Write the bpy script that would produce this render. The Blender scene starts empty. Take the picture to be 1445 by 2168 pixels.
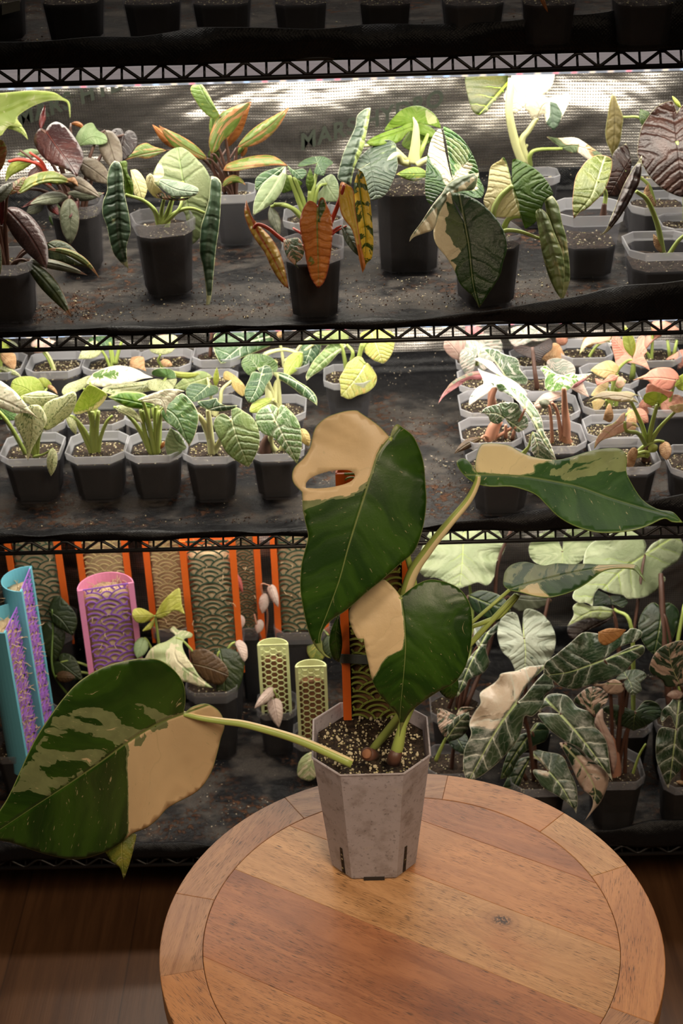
import bpy, bmesh, math, random
import numpy as np
from mathutils import Vector, geometry
sc=bpy.context.scene; COL=sc.collection
# ---------------------------------------------------------------- camera, world, lights
CZ=1.70; TH=math.radians(29); PSI=.013; RHO=.032; F=3011.
fw=np.array([-math.sin(PSI)*math.cos(TH),math.cos(PSI)*math.cos(TH),-math.sin(TH)])
r0=np.array([math.cos(PSI),math.sin(PSI),0]); u0=np.cross(r0,fw)
rt=r0*math.cos(RHO)-u0*math.sin(RHO); up=u0*math.cos(RHO)+r0*math.sin(RHO)
CAM=np.array([0,0,CZ])
cd=bpy.data.cameras.new('camera'); co=bpy.data.objects.new('camera',cd); COL.objects.link(co)
from mathutils import Matrix
co.matrix_world=Matrix(((rt[0],up[0],-fw[0],0),(rt[1],up[1],-fw[1],0),(rt[2],up[2],-fw[2],CZ),(0,0,0,1)))
cd.sensor_fit='VERTICAL'; cd.sensor_height=36; cd.lens=F/2168*36; cd.clip_start=.01
cd.dof.use_dof=True; cd.dof.focus_distance=1.52; cd.dof.aperture_fstop=13
sc.camera=co
def ray(px,py): return fw+rt*(px-722.5)/F-up*(py-1084)/F
def P(px,py,Y):
    r=ray(px,py); return CAM+r*(Y/r[1])
def G(px,py,z):
    r=ray(px,py); return CAM+r*((z-CZ)/r[2])
sc.view_settings.view_transform='Standard'; sc.view_settings.look='None'
sc.view_settings.exposure=0.0; sc.view_settings.gamma=1; sc.view_settings.use_curve_mapping=False
wd=bpy.data.worlds.new('world'); sc.world=wd; wd.use_nodes=True
wd.node_tree.nodes['Background'].inputs[0].default_value=(1,.82,.66,1)
wd.node_tree.nodes['Background'].inputs[1].default_value=.0045
def area(name,loc,size,power,col,target=None,rot=None,spread=180):
    l=bpy.data.lights.new(name,'AREA'); l.shape='RECTANGLE'; l.size,l.size_y=size; l.energy=power; l.color=col
    l.spread=math.radians(spread)
    o=bpy.data.objects.new(name,l); COL.objects.link(o); o.location=loc
    if target is not None: o.rotation_euler=(Vector(target)-Vector(loc)).to_track_quat('-Z','Y').to_euler()
    return o
WARM=(1,.79,.57)
LEDP=[4.6,4.4,2.8,0,.8]
area('room_lamp',(.55,.02,2.3),(.8,.8),3.8,WARM,(.06,1.04,.72),spread=54)
area('room_lamp_left',(-.85,.15,2.35),(.5,.5),1.5,WARM,(-.05,1.05,.72),spread=54)

# ---------------------------------------------------------------- helpers
random.seed(7); RNG=np.random.RandomState(3)
def tag(o,label=None,cat=None,group=None,kind=None):
    if label:o['label']=label
    if cat:o['category']=cat
    if group:o['group']=group
    if kind:o['kind']=kind
    return o
def empty(name,loc,label=None,cat=None,group=None):
    o=bpy.data.objects.new(name,None); COL.objects.link(o); o.location=[float(v) for v in loc]; o.empty_display_size=.01
    return tag(o,label,cat,group)
def link(name,me,m,parent=None,smooth=True):
    ms=m if isinstance(m,(list,tuple)) else [m]
    for x in ms: me.materials.append(x)
    o=bpy.data.objects.new(name,me); COL.objects.link(o)
    if parent is not None:
        o.parent=parent
        r=parent
        off=Vector((0,0,0))
        while r is not None: off+=r.location; r=r.parent
        me.transform(Matrix.Translation(-off))
    if smooth and len(me.polygons): me.polygons.foreach_set('use_smooth',[True]*len(me.polygons))
    return o
class MB:
    def __init__(s): s.v=[]; s.f=[]; s.mi=[]
    def add(s,vs,fs,mi=0):
        n=len(s.v); s.v+= [tuple(float(c) for c in v) for v in vs]; s.f+=[tuple(i+n for i in f) for f in fs]; s.mi+=[mi]*len(fs); return s
    def box(s,lo,hi,mi=0):
        (a,b,c),(d,e,f)=lo,hi
        return s.add([(a,b,c),(d,b,c),(d,e,c),(a,e,c),(a,b,f),(d,b,f),(d,e,f),(a,e,f)],[(0,3,2,1),(4,5,6,7),(0,1,5,4),(1,2,6,5),(2,3,7,6),(3,0,4,7)],mi)
    def tube(s,pts,r,n=6,mi=0,closed=False,cap=True):
        pts=[Vector([float(c) for c in p]) for p in pts]; k=len(pts)
        rs=r if isinstance(r,(list,tuple,np.ndarray)) else [r]*k
        vs=[];up_=None
        for i,p in enumerate(pts):
            d=(pts[(i+1)%k]-pts[i-1]) if closed else (pts[min(i+1,k-1)]-pts[max(i-1,0)])
            d=d.normalized() if d.length>1e-9 else Vector((0,0,1))
            if up_ is None:
                up_=Vector((0,0,1)) if abs(d.z)<.9 else Vector((0,1,0))
            a=d.cross(up_).normalized(); up_=a.cross(d).normalized()
            for j in range(n):
                t=2*math.pi*j/n; vs.append(p+a*math.cos(t)*rs[i]+up_*math.sin(t)*rs[i])
        fs=[]
        for i in range(k if closed else k-1):
            i2=(i+1)%k
            for j in range(n): fs.append((i*n+j,i*n+(j+1)%n,i2*n+(j+1)%n,i2*n+j))
        if cap and not closed: fs.append(tuple(range(n))[::-1]); fs.append(tuple(range((k-1)*n,k*n)))
        return s.add(vs,fs,mi)
    def lathe(s,prof,c,n=48,mi=0):
        vs=[];fs=[];k=len(prof)
        for j in range(n):
            t=2*math.pi*j/n
            for r,z in prof: vs.append((c[0]+r*math.cos(t),c[1]+r*math.sin(t),c[2]+z))
        for j in range(n):
            for i in range(k-1): fs.append((j*k+i,((j+1)%n)*k+i,((j+1)%n)*k+i+1,j*k+i+1))
        return s.add(vs,fs,mi)
    def mesh(s,name):
        me=bpy.data.meshes.new(name); me.from_pydata(s.v,[],s.f)
        if any(s.mi): me.polygons.foreach_set('material_index',s.mi)
        me.update(); return me
    def build(s,name,m,parent=None,smooth=True): return link(name,s.mesh(name),m,parent,smooth)
def cr(pts,n=6):
    """catmull-rom through points (open)"""
    p=[np.array(q,float) for q in pts]
    if len(p)<3: return np.array(p)
    p=[2*p[0]-p[1]]+p+[2*p[-1]-p[-2]]; out=[]
    for i in range(1,len(p)-2):
        a,b,c,d=p[i-1:i+3]
        for t in np.arange(n)/n: out.append(.5*((2*b)+(c-a)*t+(2*a-5*b+4*c-d)*t*t+(3*b-a-3*c+d)*t**3))
    out.append(p[-2]); return np.array(out)
def crc(pts,n=5):
    """closed catmull-rom; a point given as (x,y,1) is a sharp corner"""
    k=len(pts); cs=[i for i,q in enumerate(pts) if len(q)>2]
    P_=[q[:2] for q in pts]
    if not cs:
        p=[np.array(q,float) for q in P_]; out=[]
        for i in range(k):
            a,b,c,d=p[i-1],p[i],p[(i+1)%k],p[(i+2)%k]
            for t in np.arange(n)/n: out.append(.5*((2*b)+(c-a)*t+(2*a-5*b+4*c-d)*t*t+(3*b-a-3*c+d)*t**3))
        return np.array(out)
    out=[]
    for j,i0 in enumerate(cs):
        i1=cs[(j+1)%len(cs)]; seg=[P_[i0]]; i=i0
        while True:
            i=(i+1)%k; seg.append(P_[i])
            if i==i1: break
        out+=list(cr(seg,n)[:-1])
    return np.array(out)
# ---------------------------------------------------------------- materials
class N:
    """tiny node-tree writer"""
    def __init__(s,name):
        s.m=bpy.data.materials.new(name); s.m.use_nodes=True; s.t=s.m.node_tree; s.t.nodes.clear()
        s.out=s.n('ShaderNodeOutputMaterial')
    def n(s,typ,**kw):
        nd=s.t.nodes.new(typ)
        for k,v in kw.items(): setattr(nd,k,v)
        return nd
    def set(s,sock,v):
        if isinstance(v,bpy.types.NodeSocket): s.t.links.new(v,sock)
        elif v is not None:
            if isinstance(v,tuple) and len(v)==3 and sock.type=='RGBA': v=v+(1,)
            sock.default_value=v
    def math(s,op,a,b=None,c=None,clamp=False):
        nd=s.n('ShaderNodeMath',operation=op,use_clamp=clamp); s.set(nd.inputs[0],a)
        if b is not None: s.set(nd.inputs[1],b)
        if c is not None: s.set(nd.inputs[2],c)
        return nd.outputs[0]
    def mix(s,f,a,b):
        nd=s.n('ShaderNodeMix',data_type='RGBA'); s.set(nd.inputs[0],f); s.set(nd.inputs[6],a); s.set(nd.inputs[7],b); return nd.outputs[2]
    def ss(s,x,a,b,o0=0.,o1=1.):
        nd=s.n('ShaderNodeMapRange',interpolation_type='SMOOTHSTEP'); s.set(nd.inputs[0],x)
        for i,v in enumerate((a,b,o0,o1)): s.set(nd.inputs[i+1],v)
        return nd.outputs[0]
    def noise(s,vec,scale,detail=3,rough=.55,dist=0.,w=None,col=False):
        nd=s.n('ShaderNodeTexNoise'); nd.noise_dimensions='4D' if w is not None else '3D'
        if vec is not None: s.set(nd.inputs['Vector'],vec)
        s.set(nd.inputs['Scale'],scale); s.set(nd.inputs['Detail'],detail); s.set(nd.inputs['Roughness'],rough); s.set(nd.inputs['Distortion'],dist)
        if w is not None: s.set(nd.inputs['W'],w)
        return nd.outputs['Color' if col else 'Fac']
    def vor(s,vec,scale,feature='F1',out='Distance'):
        nd=s.n('ShaderNodeTexVoronoi',feature=feature); s.set(nd.inputs['Vector'],vec); s.set(nd.inputs['Scale'],scale); return nd.outputs[out]
    def sep(s,v):
        nd=s.n('ShaderNodeSeparateXYZ'); s.set(nd.inputs[0],v); return nd.outputs
    def comb(s,x=0.,y=0.,z=0.):
        nd=s.n('ShaderNodeCombineXYZ'); s.set(nd.inputs[0],x); s.set(nd.inputs[1],y); s.set(nd.inputs[2],z); return nd.outputs[0]
    def obj(s): return s.n('ShaderNodeTexCoord').outputs['Object']
    def uv(s): return s.n('ShaderNodeTexCoord').outputs['UV']
    def attr(s,name): return s.n('ShaderNodeAttribute',attribute_name=name).outputs['Fac']
    def pos(s): return s.n('ShaderNodeNewGeometry').outputs['Position']
    def rnd(s): return s.n('ShaderNodeObjectInfo').outputs['Random']
    def map(s,v,sc_=(1,1,1),rot=(0,0,0),loc=(0,0,0)):
        nd=s.n('ShaderNodeMapping'); s.set(nd.inputs[0],v); nd.inputs['Scale'].default_value=sc_; nd.inputs['Rotation'].default_value=rot; nd.inputs['Location'].default_value=loc; return nd.outputs[0]
    def bump(s,h,strength=.5,dist=.01,nrm=None):
        nd=s.n('ShaderNodeBump'); s.set(nd.inputs['Height'],h); nd.inputs['Strength'].default_value=strength; nd.inputs['Distance'].default_value=dist
        if nrm is not None: s.set(nd.inputs['Normal'],nrm)
        return nd.outputs[0]
    def pr(s,col,rough=.5,metal=0.,nrm=None,spec=.5,**kw):
        nd=s.n('ShaderNodeBsdfPrincipled'); s.set(nd.inputs['Base Color'],col); s.set(nd.inputs['Roughness'],rough); s.set(nd.inputs['Metallic'],metal)
        s.set(nd.inputs['Specular IOR Level'],spec)
        if nrm is not None: s.set(nd.inputs['Normal'],nrm)
        for k,v in kw.items(): s.set(nd.inputs[k],v)
        return nd.outputs[0]
    def mixs(s,f,a,b):
        nd=s.n('ShaderNodeMixShader'); s.set(nd.inputs[0],f); s.set(nd.inputs[1],a); s.set(nd.inputs[2],b); return nd.outputs[0]
    def done(s,sh): s.t.links.new(sh,s.out.inputs[0]); return s.m
def simple(name,col,rough=.5,metal=0.,spec=.5,bump=0,bs=200,var=.15):
    n=N(name); o=n.obj(); f=n.noise(o,bs*.4,3); c=n.mix(f,tuple(x*(1-var) for x in col),tuple(min(1,x*(1+var)) for x in col))
    b=n.bump(n.noise(o,bs,4),bump,.001) if bump else None
    return n.done(n.pr(c,rough,metal,b,spec))
M={}
M['wire']=simple('black_wire',(.012,.011,.011),.38,.0,.5)
M['housing']=simple('lamp_housing',(.55,.50,.50),.45,.0,.5,var=.04)
M['ring_dark']=simple('dark_seam',(.02,.012,.008),.7)
def m_led():
    n=N('led_diffuser'); x=n.sep(n.pos())[0]
    w=n.math('FRACT',n.math('MULTIPLY',x,44.)); sp=n.ss(n.math('ABSOLUTE',n.math('SUBTRACT',w,.5)),.05,.28,1.,0.)
    k=n.noise(n.comb(n.math('FLOOR',n.math('MULTIPLY',x,44.)),0.,0.),7.3,0)
    c=n.mix(n.ss(k,.42,.5),(.55,.72,1.),n.mix(n.ss(k,.55,.62),(1.,.82,.62),(1.,.35,.4)))
    e=n.n('ShaderNodeEmission'); n.set(e.inputs[0],n.mix(sp,(.9,.92,1.),c)); n.set(e.inputs[1],n.math('MULTIPLY_ADD',sp,.75,.42))
    return n.done(e.outputs[0])
def m_housing():  # faint emission stands in for room and LED light falling on the bar body
    n=N('self_lit_lamp_housing'); s=n.sep(n.pos()); l=n.noise(n.comb(n.math('MULTIPLY',s[0],.4),0.,n.math('MULTIPLY',s[2],60.)),9,2)
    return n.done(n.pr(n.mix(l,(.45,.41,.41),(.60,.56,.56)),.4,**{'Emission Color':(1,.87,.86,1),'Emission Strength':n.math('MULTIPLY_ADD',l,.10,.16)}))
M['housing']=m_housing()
M['led']=m_led()
def m_foil():
    n=N('reflective_foil'); p=n.pos(); s=n.sep(p)
    big=n.noise(n.map(p,(1,1,1.6)),4.5,3,.45,.4); streak=n.noise(n.map(p,(1.5,1,5)),5,2,.5,.3)
    gx=n.math('ABSOLUTE',n.math('SINE',n.math('MULTIPLY',s[0],780.))); gz=n.math('ABSOLUTE',n.math('SINE',n.math('MULTIPLY',s[2],700.)))
    scrim=n.math('MAXIMUM',n.ss(gx,.30,.12),n.ss(gz,.42,.16))
    h=n.math('ADD',n.math('MULTIPLY',big,.8),n.math('MULTIPLY',streak,.12))
    b1=n.bump(h,1.,.05); b2=n.bump(n.math('MAXIMUM',gx,gz),.35,.0012,b1)
    col=n.mix(scrim,(.60,.56,.52),(.06,.053,.048))
    return n.done(n.pr(col,n.math('MULTIPLY_ADD',scrim,.2,.34),n.math('MULTIPLY_ADD',scrim,-.5,1.),b2))
M['foil']=m_foil()
M['foil_print']=simple('foil_print',(.10,.115,.09),.3,.6)
def m_liner():
    n=N('black_shelf_liner'); p=n.pos(); s=n.sep(p)
    front=n.ss(s[1],1.715,1.735); back=n.ss(s[1],2.16,2.12)
    dust=n.noise(n.map(p,(1,1.4,1)),13,6,.6); fine=n.noise(p,330,4,.75); crumb=n.noise(p,85,5,.7); 
    d=n.math('MULTIPLY',n.math('MULTIPLY',n.ss(dust,.44,.62),front),back)
    c=n.mix(d,(.006,.006,.007),n.mix(fine,(.014,.012,.011),(.100,.088,.078)))
    cm=n.math('MULTIPLY',n.math('MULTIPLY',n.ss(crumb,.50,.58),n.ss(n.noise(p,9,3),.46,.62)),n.math('MULTIPLY',front,back))
    c=n.mix(cm,c,n.mix(fine,(.010,.005,.003),(.12,.05,.022)))
    pale=n.math('MULTIPLY',n.ss(n.noise(n.map(p,(1,1,1),loc=(3,5,1)),260,2,.5),.68,.72),n.math('MULTIPLY',front,n.ss(n.noise(p,22,2),.5,.6)))
    c=n.mix(pale,c,(.45,.38,.28))
    fab=n.math('MULTIPLY',n.math('SINE',n.math('MULTIPLY',s[0],1500.)),n.math('SINE',n.math('MULTIPLY',n.math('ADD',s[1],s[2]),1500.)))
    b=n.bump(n.math('ADD',n.noise(p,22,3),n.math('MULTIPLY',crumb,.25)),.5,.012); b=n.bump(fab,.25,.0006,b); b=n.bump(cm,.6,.002,b)
    return n.done(n.pr(c,n.math('MULTIPLY_ADD',n.math('MAXIMUM',d,cm),.42,.42),0.,b,.22))
M['liner']=m_liner()
def m_floor():
    n=N('plank_floor'); p=n.pos(); s=n.sep(p)
    pl=n.math('FLOOR',n.math('DIVIDE',s[0],.19)); k=n.noise(n.comb(pl,n.math('FLOOR',n.math('DIVIDE',s[1],1.2)),0.),3.1,0)
    g=n.noise(n.comb(n.math('MULTIPLY',s[0],1.),n.math('MULTIPLY',s[1],.07),pl),60,5,.6,.4)
    gf=n.noise(n.comb(s[0],n.math('MULTIPLY',s[1],.03),0.),420,2,.5)
    c=n.mix(n.ss(g,.3,.7),(.085,.036,.015),(.16,.072,.030)); c=n.mix(n.math('MULTIPLY',gf,.35),c,(.045,.020,.009))
    fr=n.math('ABSOLUTE',n.math('SUBTRACT',n.math('FRACT',n.math('DIVIDE',s[0],.19)),.5)); seam=n.ss(fr,.490,.497)
    c=n.mix(n.math('MULTIPLY_ADD',k,.3,.0),c,(.06,.03,.017)); c=n.mix(n.math('MULTIPLY',seam,.7),c,(.04,.02,.012))
    return n.done(n.pr(c,.42,0.,n.bump(gf,.15,.001),.45))
M['floor']=m_floor()
M['plaster']=simple('dark_plaster',(.10,.075,.06),.8)
def m_wood(name,ca,cb,cd,scale=1.):
    n=N(name); v=n.uv(); s=n.sep(v)   # uv: x along grain (m), y across (m)
    wv=n.noise(n.map(v,(5,22,1)),1.,3,.5,.3)
    g=n.noise(n.comb(n.math('MULTIPLY',s[0],7.),n.math('ADD',n.math('MULTIPLY',s[1],85.),n.math('MULTIPLY',wv,5.)),0.),scale,5,.62,.5)
    pore=n.noise(n.comb(n.math('MULTIPLY',s[0],75.),n.math('MULTIPLY',s[1],1500.),0.),1.,2,.5)
    big=n.noise(n.map(v,(6,14,1)),1.,3,.5)
    c=n.mix(n.ss(g,.3,.68),ca,cb); c=n.mix(n.math('MULTIPLY',n.ss(big,.52,.72),.75),c,cd)
    zone=n.ss(n.noise(n.map(v,(9,24,1),loc=(4,2,0)),1.,4,.6),.40,.56)
    pm=n.math('MULTIPLY',n.ss(pore,.565,.64),n.math('MULTIPLY_ADD',zone,.65,.28))
    c=n.mix(pm,c,(.045,.022,.012))
    # a knot for planks that carry it: distance from uv (0,0)
    r=n.math('SQRT',n.math('ADD',n.math('POWER',n.math('MULTIPLY',n.math('ADD',s[0],n.math('MULTIPLY',n.math('SUBTRACT',wv,.5),.012)),.75),2.),n.math('POWER',s[1],2.)))
    kn=n.math('MULTIPLY',n.ss(r,.010,.003),n.ss(n.noise(v,330,3),.40,.52))
    halo=n.ss(r,.024,.006); c=n.mix(n.math('MULTIPLY',halo,.45),c,(.20,.085,.04)); c=n.mix(kn,c,(.025,.012,.008))
    rg=n.math('MULTIPLY',n.ss(n.math('SINE',n.math('MULTIPLY',r,620.)),.6,1.),n.ss(r,.075,.018)); c=n.mix(n.math('MULTIPLY',rg,.16),c,(.12,.055,.03))
    return n.done(n.pr(c,n.math('MULTIPLY_ADD',g,.12,.36),0.,n.bump(n.math('SUBTRACT',n.math('MULTIPLY',g,.4),pm),.25,.0006),.45))
M['wood_light']=m_wood('mango_wood_light',(.30,.155,.066),(.42,.235,.11),(.31,.125,.05))
M['wood_red']=m_wood('mango_wood_red',(.21,.080,.036),(.31,.13,.06),(.14,.048,.024))
M['wood_orange']=m_wood('mango_wood_orange',(.29,.125,.05),(.39,.185,.078),(.25,.09,.035))
M['wood_brown']=m_wood('mango_wood_brown',(.21,.10,.052),(.31,.165,.088),(.17,.07,.036))
def m_pot(name,fac,tint=(.60,.60,.63),stain=0.,rough=.38):
    n=N(name); p=n.obj(); 
    st=n.noise(p,55,5,.6); sp=n.noise(p,260,3,.6)
    c=n.mix(n.math('MULTIPLY',n.ss(st,.45,.7),stain),tint,(.20,.15,.12)); 
    if stain>0: c=n.mix(n.math('MULTIPLY',n.ss(sp,.60,.66),stain*.8),c,(.03,.022,.015)); c=n.mix(n.math('MULTIPLY',n.ss(n.noise(n.map(p,(1,1,1.8)),48,4,.6),.62,.70),stain*.5),c,(.62,.56,.45))
    d=n.pr(c,rough,0.,n.bump(n.noise(n.map(p,(.2,.2,40)),22,2),.12,.001),.5)
    tl=n.n('ShaderNodeBsdfTranslucent'); n.set(tl.inputs[0],c)
    t=n.n('ShaderNodeBsdfTransparent'); t.inputs[0].default_value=(.9,.9,.92,1)
    return n.done(n.mixs(fac,t.outputs[0],n.mixs(.38,d,tl.outputs[0])))
M['pot_clear']=m_pot('clear_plastic_pot',.06,(.5,.5,.53)); M['pot_clear_rim']=m_pot('clear_plastic_rim',.38)
M['pot_dark']=m_pot('smoky_plastic_pot',.05,(.34,.33,.34),.3); M['pot_dark_rim']=m_pot('smoky_plastic_rim',.26,(.40,.39,.40),.1)
M['pot_hero']=m_pot('frosted_plastic_pot',.90,(.52,.47,.49),.45,.45)
def m_soil(name,perl=.5,brown=(.030,.019,.012)):
    n=N(name); p=n.obj(); v=n.vor(p,330,out='Color'); k=n.sep(v)[0]; d=n.vor(p,330)
    f=n.noise(p,240,4,.7)
    c=n.mix(n.ss(f,.35,.7),tuple(x*.35 for x in brown),tuple(x*1.9 for x in brown))
    g=n.math('MULTIPLY',n.ss(k,1-perl*.42,1-perl*.42+.03),n.ss(d,.60,.35))
    c=n.mix(g,c,n.mix(n.sep(v)[1],(.30,.27,.09),(.46,.40,.29)))
    return n.done(n.pr(c,.85,0.,n.bump(n.math('ADD',f,n.math('MULTIPLY',g,.5)),.9,.004),.25))
M['soil']=m_soil('potting_mix',.55); M['soil_dark']=m_soil('dark_potting_mix',.22)
M['soil_body']=simple('packed_soil',(.013,.010,.008),.7,bump=.6,bs=160,var=.5)
M['perlite']=simple('perlite_grit',(.46,.40,.26),.75,bump=.4,bs=500,var=.3)
M['bark']=simple('bark_chip',(.20,.085,.04),.8,bump=.6,bs=240,var=.4)
M['moss']=simple('sphagnum_moss',(.50,.36,.21),.9,bump=1.,bs=190,var=.5)
M['moss_dark']=simple('damp_moss',(.17,.085,.035),.9,bump=1.,bs=190,var=.7)
for k,c in dict(orange=(.72,.13,.016),blue=(.13,.42,.52),pink=(.72,.25,.42),purple=(.26,.10,.46),lime=(.62,.66,.33),olive=(.25,.30,.06),darkgreen=(.05,.085,.05),tan=(.46,.36,.17)).items():
    M['pla_'+k]=simple('printed_plastic_'+k,c,.45,bump=.12,bs=500,var=.05)
M['strap']=simple('grey_hook_tape',(.075,.085,.085),.8,bump=.4,bs=900)
M['stem_green']=simple('green_stalk',(.27,.34,.08),.42,bs=60,var=.25)
M['stem_dark']=simple('dark_green_stalk',(.09,.15,.03),.42,bs=60,var=.25)
M['stem_pale']=simple('pale_stalk',(.50,.50,.24),.42,bs=60,var=.2)
M['stem_red']=simple('red_stalk',(.34,.035,.016),.4,bs=60,var=.2)
M['stem_brown']=simple('brown_stalk',(.075,.032,.02),.5,bs=60,var=.3)
M['stem_pink']=simple('pinkish_stalk',(.42,.20,.13),.5,bs=60,var=.3)
M['dry']=simple('dry_leaf',(.42,.22,.10),.8,bump=.5,bs=120,var=.35)
M['label']=simple('plant_label',(.25,.25,.22),.7)

# ---------------------------------------------------------------- room
def plane(name,vs,m,kind='structure'):
    o=MB().add(vs,[(0,1,2,3)]).build(name,m,None,False); tag(o,kind=kind); return o
plane('floor',[(-2.2,-1.6,0),(2.2,-1.6,0),(2.2,2.6,0),(-2.2,2.6,0)],M['floor'])
plane('wall_back',[(-2.2,2.6,0),(2.2,2.6,0),(2.2,2.6,2.7),(-2.2,2.6,2.7)],M['plaster'])
plane('wall_left',[(-2.2,-1.6,0),(-2.2,2.6,0),(-2.2,2.6,2.7),(-2.2,-1.6,2.7)],M['plaster'])
plane('wall_right',[(2.2,2.6,0),(2.2,-1.6,0),(2.2,-1.6,2.7),(2.2,2.6,2.7)],M['plaster'])
# ---------------------------------------------------------------- rack
RZ=[1.3403,1.0074,.7054,.1277,1.745]; FY=1.70; BY=2.19; SX=.66; PER=.0484
SZ=[z+.0245 for z in RZ]          # top of the liner on each shelf
rack=empty('wire_shelving_rack',(0,1.95,0),'black wire shelving rack whose lined shelves hold all the small potted plants','shelving')
for i,z in enumerate(RZ):
    H=.0205; b=MB()
    for y in (FY,BY):
        b.tube([(-SX,y,z),(SX,y,z)],.0031,8); b.tube([(-SX,y,z+H),(SX,y,z+H)],.0029,8)
        n=int(2*SX/(PER/2)); zz=[]
        x0=P(*[(0,181),(0,744),(0,1172),(0,1836),(0,181)][i],FY)[0]
        ph=[P(82,172,FY)[0],P(80,735,FY)[0],P(66,1165,FY)[0],P(20,1830,FY)[0],-.6][i]
        k0=int((-SX-ph)/(PER/2))
        for k in range(k0,k0+n+1):
            x=ph+k*PER/2
            if abs(x)<SX: zz.append((x,y-.001 if y==FY else y+.001,z+(.0012 if k%2 else H-.0012)))
        r=[]
        for q in range(len(zz)-1):   # rounded zig-zag
            a,c=np.array(zz[q]),np.array(zz[q+1]); r+= [a+(c-a)*.12,a+(c-a)*.88]
        b.tube(r,.0020,6)
    x=ph-25*PER/2
    while x<SX:
        if x>-SX: b.tube([(x,FY+.001,z),(x,FY+.012,z+H*.75),(x,FY+.03,z+H-.003),(x,BY-.02,z+H-.003),(x,BY,z)],.0016,5)
        x+=PER/2
    for x in (-SX,SX): b.tube([(x,FY,z),(x,BY,z)],.0026,8); b.tube([(x,FY,z+H),(x,BY,z+H)],.0026,8)
    for y in (1.83,2.06): b.tube([(-SX,y,z+H-.0075),(SX,y,z+H-.0075)],.003,6)
    b.build('shelf',M['wire'],rack)
for x in (-SX-.012,SX+.012):
    for y in (FY+.01,BY-.01):
        MB().lathe([(0,0),(.0125,.005),(.0125,1.8),(0,1.805)],(x,y,0),16).build('post',M['wire'],rack)
        
# liners : profile swept along x
WHERE=['top','upper middle','lower middle','bottom','uppermost empty']
def liner(i):
    z=SZ[i]; xs=np.linspace(-SX,SX,133); 
    yy=[0,.3,.6,.8,1.]; vs=[];
    def lipz(x):
        if i==0: 
            t=[(-.7,.026),(-.42,.026),(-.24,.027),(-.17,.034),(-.1,.033),(0,.031),(.1,.031),(.2,.033),(.3,.040),(.42,.056),(.7,.06)]
        elif i==1: t=[(-.7,.006),(-.42,.006),(-.2,.004),(0,.004),(.08,.006),(.14,.012),(.22,.020),(.32,.036),(.42,.050),(.7,.055)]
        elif i==2: t=[(-.7,.012),(-.45,.010),(-.2,.006),(0,.003),(.06,.004),(.12,.010),(.2,.016),(.28,.03),(.45,.045),(.7,.05)]
        else: t=[(-.7,.03),(-.2,.02),(0,.02),(.3,.03),(.5,.045),(.7,.05)]
        return float(np.interp(x,[a for a,_ in t],[c for _,c in t]))
    for x in xs:
        L=lipz(x)+.0012*math.sin(x*37+i); w=.0025*math.sin(x*23+i)+.0015*math.sin(x*61)
        pr=[(FY-.004-w,-.006),(FY-.006-w,.0),(FY-.008-w,L*.5),(FY-.006+w*2,L),(FY-.003+w*2,L),(FY-.004,L*.5),(FY-.001,.003),(FY+.012,.0005)]
        for k in range(1,20):
            y=FY+.012+(2.155-FY-.012)*k/19; pr.append((y,.0008*math.sin(y*41+x*9)+.0006*math.sin(x*31+k)))
        a=.003*math.sin(x*17+i*2)
        pr+=[(2.175,.002),(2.195,.010+a),(2.205,.013+a),(2.215,.010),(2.218,.02),(2.221,.044),(2.222,[.05,.044,.030,.06][i]+a)]
        for y,dz in pr: vs.append((x,y,z+dz))
    K=len(pr); fs=[(a*K+c,(a+1)*K+c,(a+1)*K+c+1,a*K+c+1) for a in range(len(xs)-1) for c in range(K-1)]
    o=MB().add(vs,fs).build('shelf_liner',M['liner']); s=o.modifiers.new('s','SOLIDIFY'); s.thickness=.0008; s.offset=-1
    tag(o,'black plastic liner sheet dusted with soil on the %s shelf'%WHERE[i],'shelf liner','black liner sheets, one on each shelf')
for i in range(4): liner(i)
# reflective backdrop
def backdrop():
    xs=np.linspace(-SX-.03,SX+.03,150); zs=np.linspace(.16,1.75,150); vs=[]
    for x in xs:
        for z in zs:
            vs.append((x,2.245+.006*math.sin(x*9+z*5)+.005*math.sin(z*31+x*4)+.0035*math.sin(z*57-x*13)+.004*math.sin(x*23+z*11),z))
    K=len(zs); fs=[(a*K+c,(a+1)*K+c,(a+1)*K+c+1,a*K+c+1) for a in range(len(xs)-1) for c in range(K-1)]
    r=empty('reflective_backdrop',(0,2.245,.16),'silver woven reflective foil sheet hung behind the shelves','backdrop')
    o=MB().add(vs,fs).build('foil',M['foil'],r); s=o.modifiers.new('s','SOLIDIFY'); s.thickness=.0006
    def text(t,p0,p1,size):
        a=P(*p0,2.228); c=P(*p1,2.228)
        cu=bpy.data.curves.new('brand_print','FONT'); cu.body=t; cu.size=size; cu.extrude=.0003; cu.space_character=1.12; cu.shear=.3; cu.align_x='LEFT'
        cu.offset=.001
        o=bpy.data.objects.new('brand_print',cu); COL.objects.link(o); o.parent=r
        o.location=Vector([float(q) for q in a])-r.location; ang=math.atan2(c[2]-a[2],c[0]-a[0]); o.rotation_euler=(math.pi/2,-ang,0); cu.materials.append(M['foil_print'])
    text('MARS HYDRO',(636,318),(905,232),.034)
    text('MARS HYDRO',(40,268),(150,228),.034)
backdrop()
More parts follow.
